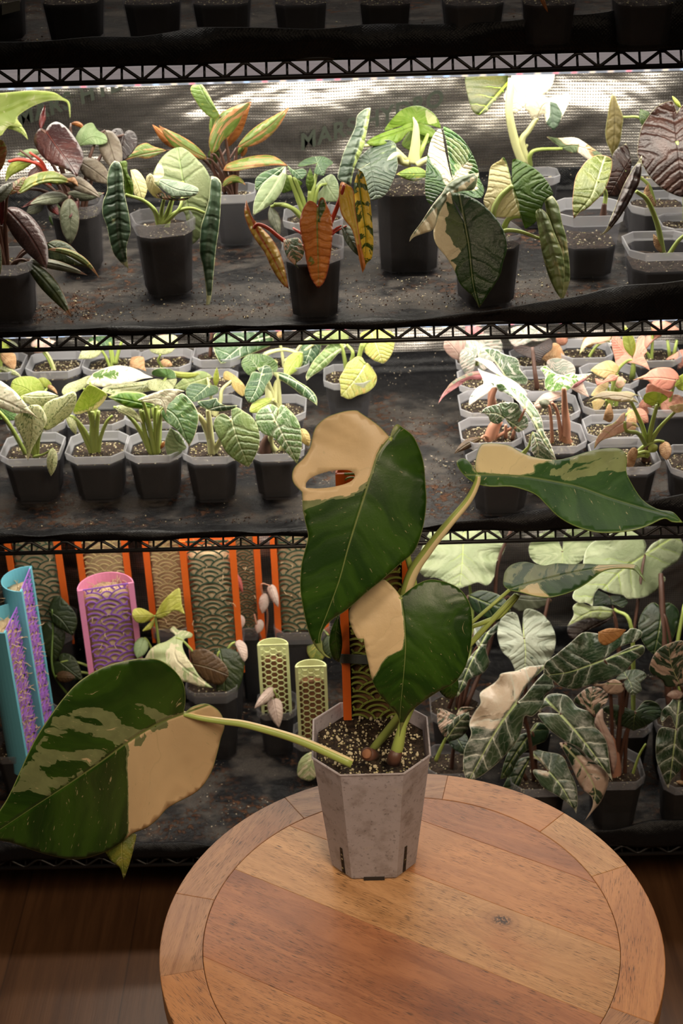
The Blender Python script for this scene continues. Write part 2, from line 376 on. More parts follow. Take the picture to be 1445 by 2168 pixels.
# grow lights: two bars hang below each of the three upper shelves
def bar(i,y,first):
    z=RZ[i]-.033; r=empty('grow_light_bar',(0,y,z),'long LED grow light bar, %s one under the %s shelf'%('front' if first else 'rear',WHERE[i]),'grow light','grow light bars under the shelves')
    b=MB(); w=.030
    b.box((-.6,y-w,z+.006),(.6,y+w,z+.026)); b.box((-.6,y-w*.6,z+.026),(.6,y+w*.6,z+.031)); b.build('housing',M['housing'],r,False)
    b=MB(); pr=[(-w,.006),(-w*.95,.002),(-w*.5,.0),(w*.5,0),(w*.95,.002),(w,.006)]
    vs=[(x,y+a,z+c) for x in (-.6,.6) for a,c in pr]; b.add(vs,[(k,k+6,k+7,k+1) for k in range(5)]+[(0,1,2,3,4,5),(6,11,10,9,8,7)]); b.build('diffuser',M['led'],r)
    l=area('lamp_light',(0,y,z-.004),(1.15,.05),LEDP[i]*(1 if first else 1.),(1,.93,.80)); l.parent=r; l.location=(0,0,-.004)
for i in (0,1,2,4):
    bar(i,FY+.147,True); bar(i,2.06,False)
# ---------------------------------------------------------------- table
TC=(.0423,1.058); TR=.2544; TI=.2105; TZ=.62
def clip_poly(poly,n,off,keep):   # half plane clip, n.p<=off
    out=[]
    for i in range(len(poly)):
        a,b=poly[i],poly[(i+1)%len(poly)]; da=(a@n-off)*keep; db=(b@n-off)*keep
        if da<=0: out.append(a)
        if da*db<0: out.append(a+(b-a)*(da/(da-db)))
    return out
def slab(name,poly,ang,org,m,parent,z0=TZ-.030,z1=TZ,bev=.0006):
    """prism with uv along the grain"""
    bm=bmesh.new(); top=[bm.verts.new((p[0]+TC[0],p[1]+TC[1],z1)) for p in poly]; f=bm.faces.new(top)
    if f.normal.z<0: f.normal_flip()
    r=bmesh.ops.extrude_face_region(bm,geom=[f]); 
    for v in [g for g in r['geom'] if isinstance(g,bmesh.types.BMVert)]: v.co.z=z0
    bmesh.ops.recalc_face_normals(bm,faces=bm.faces)
    uvl=bm.loops.layers.uv.new('UVMap'); ca,sa=math.cos(ang),math.sin(ang)
    for f in bm.faces:
        for l in f.loops:
            x,y=l.vert.co.x-TC[0]-org[0],l.vert.co.y-TC[1]-org[1]; l[uvl].uv=(x*ca+y*sa,-x*sa+y*ca+(z1-l.vert.co.z)*1.0)
    me=bpy.data.meshes.new(name); bm.to_mesh(me); bm.free()
    o=link(name,me,m,parent,False); bv=o.modifiers.new('b','BEVEL'); bv.width=bev; bv.segments=2; bv.limit_method='ANGLE'; bv.angle_limit=.6
    return o
table=empty('side_table',(TC[0],TC[1],0),'round wooden side table of mixed planks under the large variegated plant','table')
circ=[np.array([TI*math.cos(t),TI*math.sin(t)]) for t in np.linspace(0,2*math.pi,97)[:-1]]
A=math.radians(-30.3); nn=np.array([-math.sin(A),math.cos(A)]); offs=[.3,.158,.080,-.0067,-.1257,-.3]
knot=np.array([.0951,.0166])
for k,(m,org) in enumerate([('wood_red',(3.1,1.2)),('wood_orange',(1.7,2.3)),('wood_light',tuple(knot)),('wood_red',(-1.3,.55)),('wood_orange',(.9,4.2))]):
    poly=clip_poly(clip_poly(circ,nn,offs[k],1),nn,offs[k+1],-1)
    if len(poly)>2: slab('plank',poly,A,org,M[m],table)
jo=[44.5,21.3,-28,-75,-125,-169,165,122,77.4]; mats=['wood_light','wood_orange','wood_brown','wood_red','wood_orange','wood_brown','wood_brown','wood_brown','wood_orange']
for k in range(9):
    a,b=jo[k],jo[(k+1)%9]
    while b>a: b-=360
    ts=np.radians(np.linspace(a,b,14)); g=.0004
    poly=[np.array([(TI+g)*math.cos(t),(TI+g)*math.sin(t)]) for t in ts]+[np.array([TR*math.cos(t),TR*math.sin(t)]) for t in ts[::-1]]
    mid=math.radians((a+b)/2); slab('rim_segment',poly,mid+math.pi/2+math.radians(8*(-1)**k),(k*1.3+2,k*.7+3),M[mats[k]],table,bev=.0009)
MB().lathe([(0,-.036),(TR-.02,-.036),(TR-.012,-.0302),(TI,-.0302)],(TC[0],TC[1],TZ),64).build('underframe',M['wood_brown'],table)
for k in range(3):
    t=math.radians(90+120*k+20); b=MB()
    b.tube([(TC[0]+.17*math.cos(t),TC[1]+.17*math.sin(t),TZ-.034),(TC[0]+.12*math.cos(t),TC[1]+.12*math.sin(t),.3),(TC[0]+.16*math.cos(t),TC[1]+.16*math.sin(t),.008)],[.016,.013,.011],12)
    b.build('leg',M['wood_brown'],table)

# ---------------------------------------------------------------- pots
def octo(w,ch,z,c): 
    h=w/2; q=h-ch
    return [(c[0]+x,c[1]+y,z) for x,y in [(-q,-h),(q,-h),(h,-q),(h,q),(q,h),(-q,h),(-h,q),(-h,-q)]]
def rotz(vs,c,a):
    ca,sa=math.cos(a),math.sin(a); return [(c[0]+(x-c[0])*ca-(y-c[1])*sa,c[1]+(x-c[0])*sa+(y-c[1])*ca,z) for x,y,z in vs]
def build_pot(root,c,z,w,h,mat='pot_clear',tap=.76,rim=.16,fill=.82,rot=0.,soil='soil',grit=26,ch=.19,slots=False,rimout=.0022,body_gap=.0016):
    """chamfered square nursery pot; c = centre (x,y), w = rim width, h = height"""
    b=MB(); wb=w*tap; T=.0011; wr=w-2*rimout; zr=z+h*(1-rim)
    def ww(zz): return wb+(wr-wb)*(zz-z)/(h)
    L=[octo(wb*.96,wb*ch,z,c),octo(wb,wb*ch,z+.003,c),octo(ww(zr),ww(zr)*ch,zr,c),octo(ww(zr)+2*rimout,w*ch,zr+.0015,c),octo(w,w*ch,z+h-.0008,c),octo(w-.001,w*ch,z+h,c),
       octo(w-.0035,(w)*ch-.0006,z+h,c),octo(w-.0045,w*ch-.0008,z+h-.0008,c),octo(ww(zr)+2*rimout-2*T-.002,w*ch-.0008,zr+.001,c),octo(ww(zr)-2*T,ww(zr)*ch-.0006,zr-.001,c),octo(wb-2*T,wb*ch-.0006,z+.005,c),octo(wb*.3,wb*.06,z+.005,c)]
    vs=[v for l in L for v in l]; fs=[(k*8+j,k*8+(j+1)%8,k*8+8+(j+1)%8,k*8+8+j) for k in range(len(L)-1) for j in range(8)]
    fs.append(tuple(range(8))[::-1]); fs.append(tuple(range(len(L)*8-8,len(L)*8)))
    b.add(rotz(vs,c,rot),fs)
    if mat+'_rim' in M:
        for k in range(2,9):
            for j in range(8): b.mi[k*8+j]=1
    pot=b.build('pot',[M[mat],M[mat+'_rim']] if mat+'_rim' in M else M[mat],root,False)
    # soil body: from the floor of the pot to the fill line, bumpy top
    zf=z+h*fill; wi=lambda zz: ww(min(zz,zr))-2*T-body_gap if zz<zr else ww(zr)+2*rimout-2*T-.003
    bm=MB(); w0,w1=wi(z+.006),wi(zf); R=10
    ring=lambda w_,zz: octo(w_,w_*ch,zz,c)
    # side wall
    K=6; rs=[]
    for k in range(K):
        zz=z+.006+(zf-z-.006)*k/(K-1); rs.append(rotz(ring(w0+(w1-w0)*k/(K-1),zz),c,rot))
    vs=[v for l in rs for v in l]; fs=[(k*8+j,k*8+(j+1)%8,k*8+8+(j+1)%8,k*8+8+j) for k in range(K-1) for j in range(8)]+[tuple(range(8))[::-1]]
    bm.add(vs,fs,1)
    # top: polar grid inside the octagon
    o=np.array(rs[-1])[:,:2]; cc=np.array(c[:2]); edge=[]
    for j in range(8):
        for t in (0,.25,.5,.75): edge.append(o[j]+(o[(j+1)%8]-o[j])*t)
    n=len(edge); vs=[]
    for k in range(R+1):
        f=1-k/(R+1)*1.
        for e in edge:
            q=cc+(e-cc)*f; dz=0 if k==0 else .0022*RNG.rand()+.003*math.sin(q[0]*140+c[0]*50)*math.sin(q[1]*120)
            vs.append((q[0],q[1],zf+dz))
    vs.append((cc[0],cc[1],zf+.002)); fs=[(k*n+j,k*n+(j+1)%n,(k+1)*n+(j+1)%n,(k+1)*n+j) for k in range(R) for j in range(n)]+[(R*n+j,R*n+(j+1)%n,(R+1)*n) for j in range(n)]
    bm.add(vs,fs,0); bm.build('soil',[M[soil],M['soil_body']],root)
    if grit:
        g=MB(); ico=[(0,0,-1),(.72,-.53,-.45),(-.28,-.85,-.45),(-.89,0,-.45),(-.28,.85,-.45),(.72,.53,-.45),(.28,-.85,.45),(-.72,-.53,.45),(-.72,.53,.45),(.28,.85,.45),(.89,0,.45),(0,0,1)]
        ifc=[(0,1,2),(1,0,5),(0,2,3),(0,3,4),(0,4,5),(1,5,10),(2,1,6),(3,2,7),(4,3,8),(5,4,9),(1,10,6),(2,6,7),(3,7,8),(4,8,9),(5,9,10),(6,10,11),(7,6,11),(8,7,11),(9,8,11),(10,9,11)]
        for _ in range(grit):
            x,y=(RNG.rand(2)-.5)*w1*.90
            if abs(x)+abs(y)>w1*.78: continue
            s=.0006+.0013*RNG.rand()**2 if w<.1 else .0007+.0016*RNG.rand()**2
            q=rotz([(c[0]+x,c[1]+y,0)],c,rot)[0]; sc3=.7+.6*RNG.rand(3)
            g.add([(q[0]+v[0]*s*sc3[0],q[1]+v[1]*s*sc3[1],zf+.0022+s*.4+v[2]*s*sc3[2]) for v in ico],ifc)
        tag(g.build('perlite',M['perlite'],root),kind='stuff')
    return zf
# ---------------------------------------------------------------- leaves
def curve_col(n,c,var): return c
def leaf_mat(name,dark,light,mid=None,cream=None,bias=-.4,amp=1.,scale=9.,sx=1.,sy=2.2,vein=None,vw=.05,nv=6.,vs=.8,net=0.,halo=0.,rib=None,rw=.012,edge=None,ew=.012,rough=.38,trans=.22,quilt=.5,slope=.75,band=.10,soft=.012,speck=0.,spec=.5,coat=0.,wobb=.35,bst=.55):
    """patch attribute (0 by default) + streaky noise decides green / mid tone / cream"""
    n=N('leaf_'+name); uvv=n.uv(); s=n.sep(uvv); u=s[0]; v=s[1]; av=n.math('ABSOLUTE',v); R=n.rnd(); w=n.math('MULTIPLY',R,37.)
    cf=n.ss(u,-.08,.30,-slope*1.2,slope)
    t=n.math('SUBTRACT',n.math('SUBTRACT',u,n.math('MULTIPLY',av,cf)),n.math('MULTIPLY',n.math('POWER',av,2.),.35))
    t=n.math('ADD',t,n.math('MULTIPLY',n.math('SUBTRACT',n.noise(uvv,7.,2,.5,0.,w),.5),.11))
    sv=n.comb(n.math('MULTIPLY',t,sx),n.math('MULTIPLY',v,1/sy if sy>0 else 1.),0.)
    base=n.mix(n.ss(n.noise(sv,scale*.7,3,.5,0.,w),.35,.68),dark,light)
    if mid is not None or cream is not None:
        nz=n.noise(sv,scale,5,.62,.35,w); val=n.math('ADD',n.math('MULTIPLY',n.math('SUBTRACT',nz,.5),amp*2),n.math('ADD',n.attr('patch'),bias))
        if mid is not None: base=n.mix(n.ss(val,-soft,soft),base,n.mix(n.ss(n.noise(uvv,14,2),.4,.6),mid,tuple(x*.86 for x in mid)))
        if cream is not None:
            b0=band if mid is not None else 0.
            base=n.mix(n.ss(val,b0-soft,b0+soft),base,n.mix(n.ss(n.noise(sv,scale*.5,2,.5,0.,w),.35,.65),cream,tuple(x*.90 for x in cream)))
    if speck>0:
        base=n.mix(n.math('MULTIPLY',n.ss(n.noise(sv,scale*6,3,.6,0.,w),.70-speck,.76-speck),.85),base,light if cream is None else tuple(.5*(a+b) for a,b in zip(mid or light,cream)))
    fr=n.math('ABSOLUTE',n.math('SUBTRACT',n.math('FRACT',n.math('ADD',n.math('MULTIPLY',t,nv),.5)),.5))
    lat=n.ss(fr,vw,vw*.25); side=n.ss(av,.42,.02)
    wob=n.noise(uvv,24,3,.6,.5,w)
    if vein is not None:
        m_=n.math('MULTIPLY',n.math('MULTIPLY',lat,side),vs)
        if halo>0: m_=n.math('MAXIMUM',m_,n.math('MULTIPLY',n.math('MULTIPLY',n.ss(fr,.36,.0),n.ss(wob,.38,.66)),halo))
        if net>0:
            e=n.vor(n.comb(n.math('MULTIPLY',t,1.),n.math('MULTIPLY',v,1.6),R),11.,'DISTANCE_TO_EDGE'); m_=n.math('MAXIMUM',m_,n.math('MULTIPLY',n.ss(e,.07,.01),net))
        base=n.mix(m_,base,vein)
    rb=n.ss(av,n.math('MULTIPLY',rw,n.ss(u,1.,.0,.25,1.)),n.math('MULTIPLY',rw*.45,n.ss(u,1.,.0,.25,1.)))
    if rib is not None: base=n.mix(rb,base,rib)
    if edge is not None: base=n.mix(n.ss(n.attr('edge'),ew,ew*.35),base,edge)
    h=n.math('ADD',n.math('MULTIPLY',n.ss(fr,0.,.30),quilt*.55),n.math('MULTIPLY',n.ss(av,.0,rw*2.2),.6))
    h=n.math('ADD',h,n.math('MULTIPLY',wob,wobb))
    b=n.bump(h,bst,.0045); b=n.bump(n.noise(uvv,130,3,.6),.12,.001,b)
    d=n.pr(base,rough,0.,b,spec,**({'Coat Weight':coat,'Coat Roughness':.25} if coat else {}))
    tl=n.n('ShaderNodeBsdfTranslucent'); g=n.n('ShaderNodeGamma'); n.set(g.inputs[0],base); g.inputs[1].default_value=.8; n.set(tl.inputs[0],g.outputs[0])
    LM[name]=n.done(n.mixs(trans,d,tl.outputs[0]) if trans else d)
LM={}
SHAPES={ # right half outline in (u along midrib, s half width); starts at the petiole sinus, ends at the tip
 'heart':[(0,0),(-.10,.10),(-.17,.32),(-.13,.68),(.04,.95),(.26,1.),(.50,.82),(.74,.48),(.90,.18),(.97,.05),(1,0)],
 'round':[(0,0),(-.08,.12),(-.14,.40),(-.06,.78),(.16,1.),(.45,.98),(.70,.76),(.88,.42),(.96,.12),(1,0)],
 'arrow':[(0,0),(-.12,.10),(-.30,.28),(-.42,.50),(-.38,.74),(-.16,.90),(.10,1.),(.35,.86),(.60,.56),(.82,.24),(.95,.06),(1,0)],
 'polly':[(0,0),(-.12,.12),(-.33,.32),(-.46,.56),(-.40,.80),(-.24,.80),(-.10,.92),(.08,1.),(.20,.88),(.34,.86),(.48,.66),(.62,.56),(.78,.30),(.90,.12),(1,0)],
 'oval':[(0,0),(.03,.35),(.12,.72),(.30,.98),(.50,1.),(.70,.80),(.86,.45),(.95,.14),(1,0)],
 'lance':[(0,0),(.06,.35),(.20,.78),(.38,1.),(.58,.90),(.78,.55),(.92,.20),(1,0)],
 'dagger':[(0,0),(-.03,.30),(.02,.70),(.15,1.),(.40,.98),(.65,.75),(.85,.38),(.95,.12),(1,0)],
 'trefoil':[(0,0),(-.16,.16),(-.34,.50),(-.30,.95),(-.16,1.),(-.02,.70),(.10,.48),(.30,.58),(.52,.50),(.75,.26),(.92,.07),(1,0)],
 'cup':[(0,0),(-.05,.4),(.05,.85),(.3,1.),(.6,.9),(.85,.5),(1,0)],
}
def in_poly(pts,poly):
    x,y=pts[:,0],pts[:,1]; c=np.zeros(len(pts),bool); n=len(poly); px,py=poly[:,0],poly[:,1]; j=n-1
    for i in range(n):
        m=((py[i]>y)!=(py[j]>y)); 
        with np.errstate(divide='ignore',invalid='ignore'): xx=(px[j]-px[i])*(y-py[i])/(py[j]-py[i]+1e-12)+px[i]
        c^= m&(x<xx); j=i
    return c
def dist_poly(pts,poly,closed=True):
    a=poly if closed else poly[:-1]; b=np.roll(poly,-1,0) if closed else poly[1:]
    d=np.full(len(pts),1e9)
    for p,q in zip(a,b):
        e=q-p; t=np.clip(((pts-p)@e)/(e@e+1e-9),0,1); d=np.minimum(d,np.hypot(*(pts-p-t[:,None]*e).T))
    return d
def blade(name,parent,mat,outline,mid,depth,holes=(),res=15,patches=(),pbase=0.,psoft=10.,thick=.0006,wave=0.,wfreq=3.):
    """leaf blade: outline & midrib as view directions, each lifted to its own distance by depth(u,s)"""
    O=np.array(outline,float); Md=np.array(mid,float)
    seg=np.hypot(*np.diff(Md,axis=0).T); cum=np.concatenate([[0],np.cumsum(seg)]); Ln=cum[-1]; h=Ln/res
    x0,y0=O.min(0); x1,y1=O.max(0); gx=np.arange(x0,x1,h); gy=np.arange(y0,y1,h*.9); g=[]
    for k,y in enumerate(gy):
        for x in gx: g.append((x+(h/2 if k%2 else 0)+(RNG.rand()-.5)*h*.15,y+(RNG.rand()-.5)*h*.15))
    g=np.array(g); g=g[in_poly(g,O)]
    if len(g): g=g[dist_poly(g,O)>h*.40]
    if len(g): g=g[dist_poly(g,Md,False)>h*.40]
    hv=[np.array(q,float) for q in holes]
    for q in hv: g=g[~in_poly(g,q)]; g=g[dist_poly(g,q)>h*.35]
    mt=[]
    nm=max(4,int(Ln/h))
    for t in np.linspace(0,1,nm+1)[1:-1]:
        d=t*Ln; k=min(np.searchsorted(cum,d,'right')-1,len(seg)-1); mt.append(Md[k]+(Md[k+1]-Md[k])*(d-cum[k])/seg[k])
    mt=np.array(mt); mt=mt[in_poly(mt,O)&(dist_poly(mt,O)>h*.3)]
    for q in hv: mt=mt[~in_poly(mt,q)]
    ver=[O]; ed=[]; nO=len(O); off=nO
    ed+=[(i,(i+1)%nO) for i in range(nO)]
    for q in hv: ed+=[(off+i,off+(i+1)%len(q)) for i in range(len(q))]; ver.append(q); off+=len(q)
    if len(mt): ed+=[(off+i,off+i+1) for i in range(len(mt)-1)]; ver.append(mt); off+=len(mt)
    if len(g): ver.append(g)
    V=np.vstack(ver); r=geometry.delaunay_2d_cdt([Vector(p) for p in V],ed,[],0,1e-4)
    vv=np.array([tuple(p) for p in r[0]]); tri=np.array([f for f in r[2]])
    cen=vv[tri].mean(1); keep=in_poly(cen,O)
    for q in hv: keep&=~in_poly(cen,q)
    tri=tri[keep]
    used=np.unique(tri); remap=-np.ones(len(vv),int); remap[used]=np.arange(len(used)); vv=vv[used]; tri=remap[tri]
    # leaf coordinates
    best=np.full(len(vv),1e9); U=np.zeros(len(vv)); S=np.zeros(len(vv))
    for k in range(len(seg)):
        p,q=Md[k],Md[k+1]; e=(q-p)/seg[k]; tt=(vv-p)@e; lo=0 if k>0 else -1e9; hi=seg[k] if k<len(seg)-1 else 1e9
        tc=np.clip(tt,lo,hi); dd=vv-p-tc[:,None]*e; ds=np.hypot(*dd.T); sg=e[0]*(vv[:,1]-p[1])-e[1]*(vv[:,0]-p[0])
        m=ds<best; best[m]=ds[m]; U[m]=(cum[k]+tc[m])/Ln; S[m]=np.where(sg[m]>=0,1,-1)*ds[m]/Ln
    sm=max(1e-6,np.abs(S).max()); Sn=S/sm
    Y=depth(U,Sn,vv)
    if wave: Y=Y+wave*np.sin(U*wfreq*6.283+np.sign(Sn)*1.3+vv[0,0])*np.abs(Sn)**2
    pts=[P(x,y,float(d)) for (x,y),d in zip(vv,Y)]
    me=bpy.data.meshes.new(name); me.from_pydata([tuple(p) for p in pts],[],[tuple(int(i) for i in t[::-1]) for t in tri])
    uvl=me.uv_layers.new(name='UVMap'); li=np.zeros(len(me.loops),np.int32); me.loops.foreach_get('vertex_index',li)
    uvl.data.foreach_set('uv',np.stack([U[li],S[li]],1).ravel().astype(np.float32))
    e=dist_poly(vv,O)/Ln; a=me.attributes.new('edge','FLOAT','POINT'); a.data.foreach_set('value',e.astype(np.float32))
    pa=np.full(len(vv),float(pbase))
    for poly,val in patches:
        poly=np.array(poly,float); d=dist_poly(vv,poly)*np.where(in_poly(vv,poly),1,-1); w=np.clip(.5+d/(2*psoft),0,1); pa=pa*(1-w)+val*w
    a=me.attributes.new('patch','FLOAT','POINT'); a.data.foreach_set('value',pa.astype(np.float32))
    me.update(); o=link(name,me,LM[mat],parent)
    if thick: s=o.modifiers.new('s','SOLIDIFY'); s.thickness=thick; s.offset=0
    return o
def template(shape,b,t,w,bend=0.,wl=1.,wr=1.):
    """outline (pixels) and midrib of a template leaf from base b to tip t, total width w"""
    b=np.array(b,float); t=np.array(t,float); d=t-b; L=np.hypot(*d); e=d/L; nrm=np.array([-e[1],e[0]])
    def ax(u): 
        uu=np.clip(u,-.6,1.2); return b+d*uu+nrm*bend*L*(4*uu*(1-uu) if uu>0 else 4*uu)
    def tn(u):
        q=ax(u+.01)-ax(u-.01); q/=np.hypot(*q); return np.array([-q[1],q[0]])
    h=cr(SHAPES[shape],4); right=[ax(u)+tn(u)*s*w/2*wr for u,s in h]; left=[ax(u)-tn(u)*s*w/2*wl for u,s in h]
    ol=right+left[::-1][1:-1]
    return np.array(ol),np.array([ax(u) for u in np.linspace(0,1,9)])
class Plant:
    def __init__(s,label,group=None,cat='potted plant',name='potted_plant',loc=(0,0,0)):
        s.root=empty(name,loc,label,cat,group); s.S=np.array(loc,float); s.Y0=loc[1]; s.stem='stem_green'; s.r=.0022
    def pot(s,w,h,**kw):
        s.w=w; s.h=h; c=(s.root.location.x,s.root.location.y); zf=build_pot(s.root,c,s.root.location.z,w,h,**kw); s.S=np.array([c[0],c[1],zf]); return s
    def stalk(s,pts,r=None,mat=None,name='stalk',taper=.7,n=6):
        r=r or s.r; k=len(pts); q=cr(pts,6) if len(pts)>2 else np.array(pts); m=len(q)
        return MB().tube(q,[r*(1.25-(1.25-taper)*i/(m-1)) for i in range(m)],8).build(name,M[mat or s.stem],s.root)
    def K(s,pts,r=None,mat=None,name='stalk',root=True,r2=None):
        """stalk through seen points (px,py,depth offset); root=True starts in the soil"""
        r=r or s.r; q=[P(a[0],a[1],s.Y0+(a[2] if len(a)>2 else 0.)) for a in pts]
        q=cr(q,6); m=len(q); e=(r2 or r*.7)
        return MB().tube(q,[r*1.15+(e-r*1.15)*i/(m-1) for i in range(m)],8).build(name,M[mat or s.stem],s.root)
    def auto(s,B,r=None,mat=None,arch=.5):
        A=s.S+np.array([(B[0]-s.S[0])*.12,(B[1]-s.S[1])*.12,-.004]); L=np.linalg.norm(B-A)
        m1=A+(B-A)*.35+np.array([0,0,L*.22*arch*2]); m2=A+(B-A)*.75+np.array([0,0,L*.16*arch*2])
        s.stalk([A,m1,m2,B],r,mat)
    def L(s,shape,mat,bx,by,tx,ty,w,db=0.,dt=-.02,bend=0.,wl=1.,wr=1.,fold=.004,tilt=0.,arch=-.004,wave=0.,st=1,r=None,sm=None,name='leaf',wf=3.,res=13,**kw):
        ol,md=template(shape,(bx,by),(tx,ty),w,bend,wl,wr)
        return s.T(mat,ol,md,db,dt,fold,tilt,arch,wave,st,r,sm,name,wf,res,raw=True,**kw)
    def T(s,mat,ol,md=None,db=0.,dt=-.02,fold=.004,tilt=0.,arch=-.004,wave=0.,st=1,r=None,sm=None,name='leaf',wf=3.,res=16,raw=False,at=None,**kw):
        if not raw:
            if md is None:
                o2=[i for i,q in enumerate(ol) if len(q)>2 and i>0]; b_=np.array(ol[0][:2],float)
                t_=np.array(ol[o2[0]][:2],float) if o2 else np.array(max(ol,key=lambda q:(q[0]-b_[0])**2+(q[1]-b_[1])**2)[:2],float)
                cc_=np.mean([q[:2] for q in ol],0); m_=(b_+t_)/2; md=[b_,m_+(cc_-m_)*.45,t_]
            ol=crc(ol,4); md=cr(md,3)
        Yb,Yt=s.Y0+db,s.Y0+dt
        _o=np.array(ol,float); _e=np.array(md[-1],float)-np.array(md[0],float); _L=np.hypot(*_e)+1e-6; _T=_o[:,1].max()-_o[:,1].min(); _h=abs(_e[0])/_L
        _auto=.00042*_h
        if not raw and _h>.75: _auto=min(.0018,max(.0003,math.sqrt(max(0.,(.42*_L)**2-_T**2))/1700/_T))
        lean=kw.pop('lean',_auto); ym=(_o[:,1].max()+_o[:,1].min())/2
        def dep(U,S,vv): Uc=np.clip(U,-.5,1.1); return Yb+(Yt-Yb)*Uc+tilt*S+fold*np.abs(S)**1.3+arch*4*Uc*(1-Uc)+lean*(ym-vv[:,1])
        o=blade(name,s.root,mat,ol,md,dep,wave=wave,wfreq=wf,res=res,**kw)
        if st:
            B=P(md[0][0],md[0][1],Yb+lean*(ym-md[0][1]))
            if st==1: s.auto(B,r,sm)
            else:
                A=s.S; pts=[]
                n=len(st)
                for i,q in enumerate(st):
                    f=(i+1)/(n+1)
                    if len(q)==3: pts.append(P(q[0],q[1],s.Y0+q[2]))
                    else: pts.append(P(q[0],q[1],s.S[1]+(Yb-s.S[1])*f))
                full=(not at)
                s.stalk(([A+np.array([0,0,-.004])] if full else [])+pts+[B],r,sm)
        return o
def place(cx,yr,wpx,h,shelf,wscale=1.):
    """pot centre from where its front rim shows; returns (x,y,z0),w"""
    z=SZ[shelf]+.0015 if shelf>=0 else TZ+.0006
    f=G(cx,yr,z+h); d=(f-CAM)@fw; w=wpx*d/F; return (f[0],f[1]+w/2,z),w
def pot_plant(label,cx,yr,wpx,h,shelf,group=None,stem='stem_green',r=.0022,**kw):
    loc,w=place(cx,yr,wpx,h,shelf); p=Plant(label,group,loc=loc); p.stem=stem; p.r=r; p.pot(w,h,**kw); return p
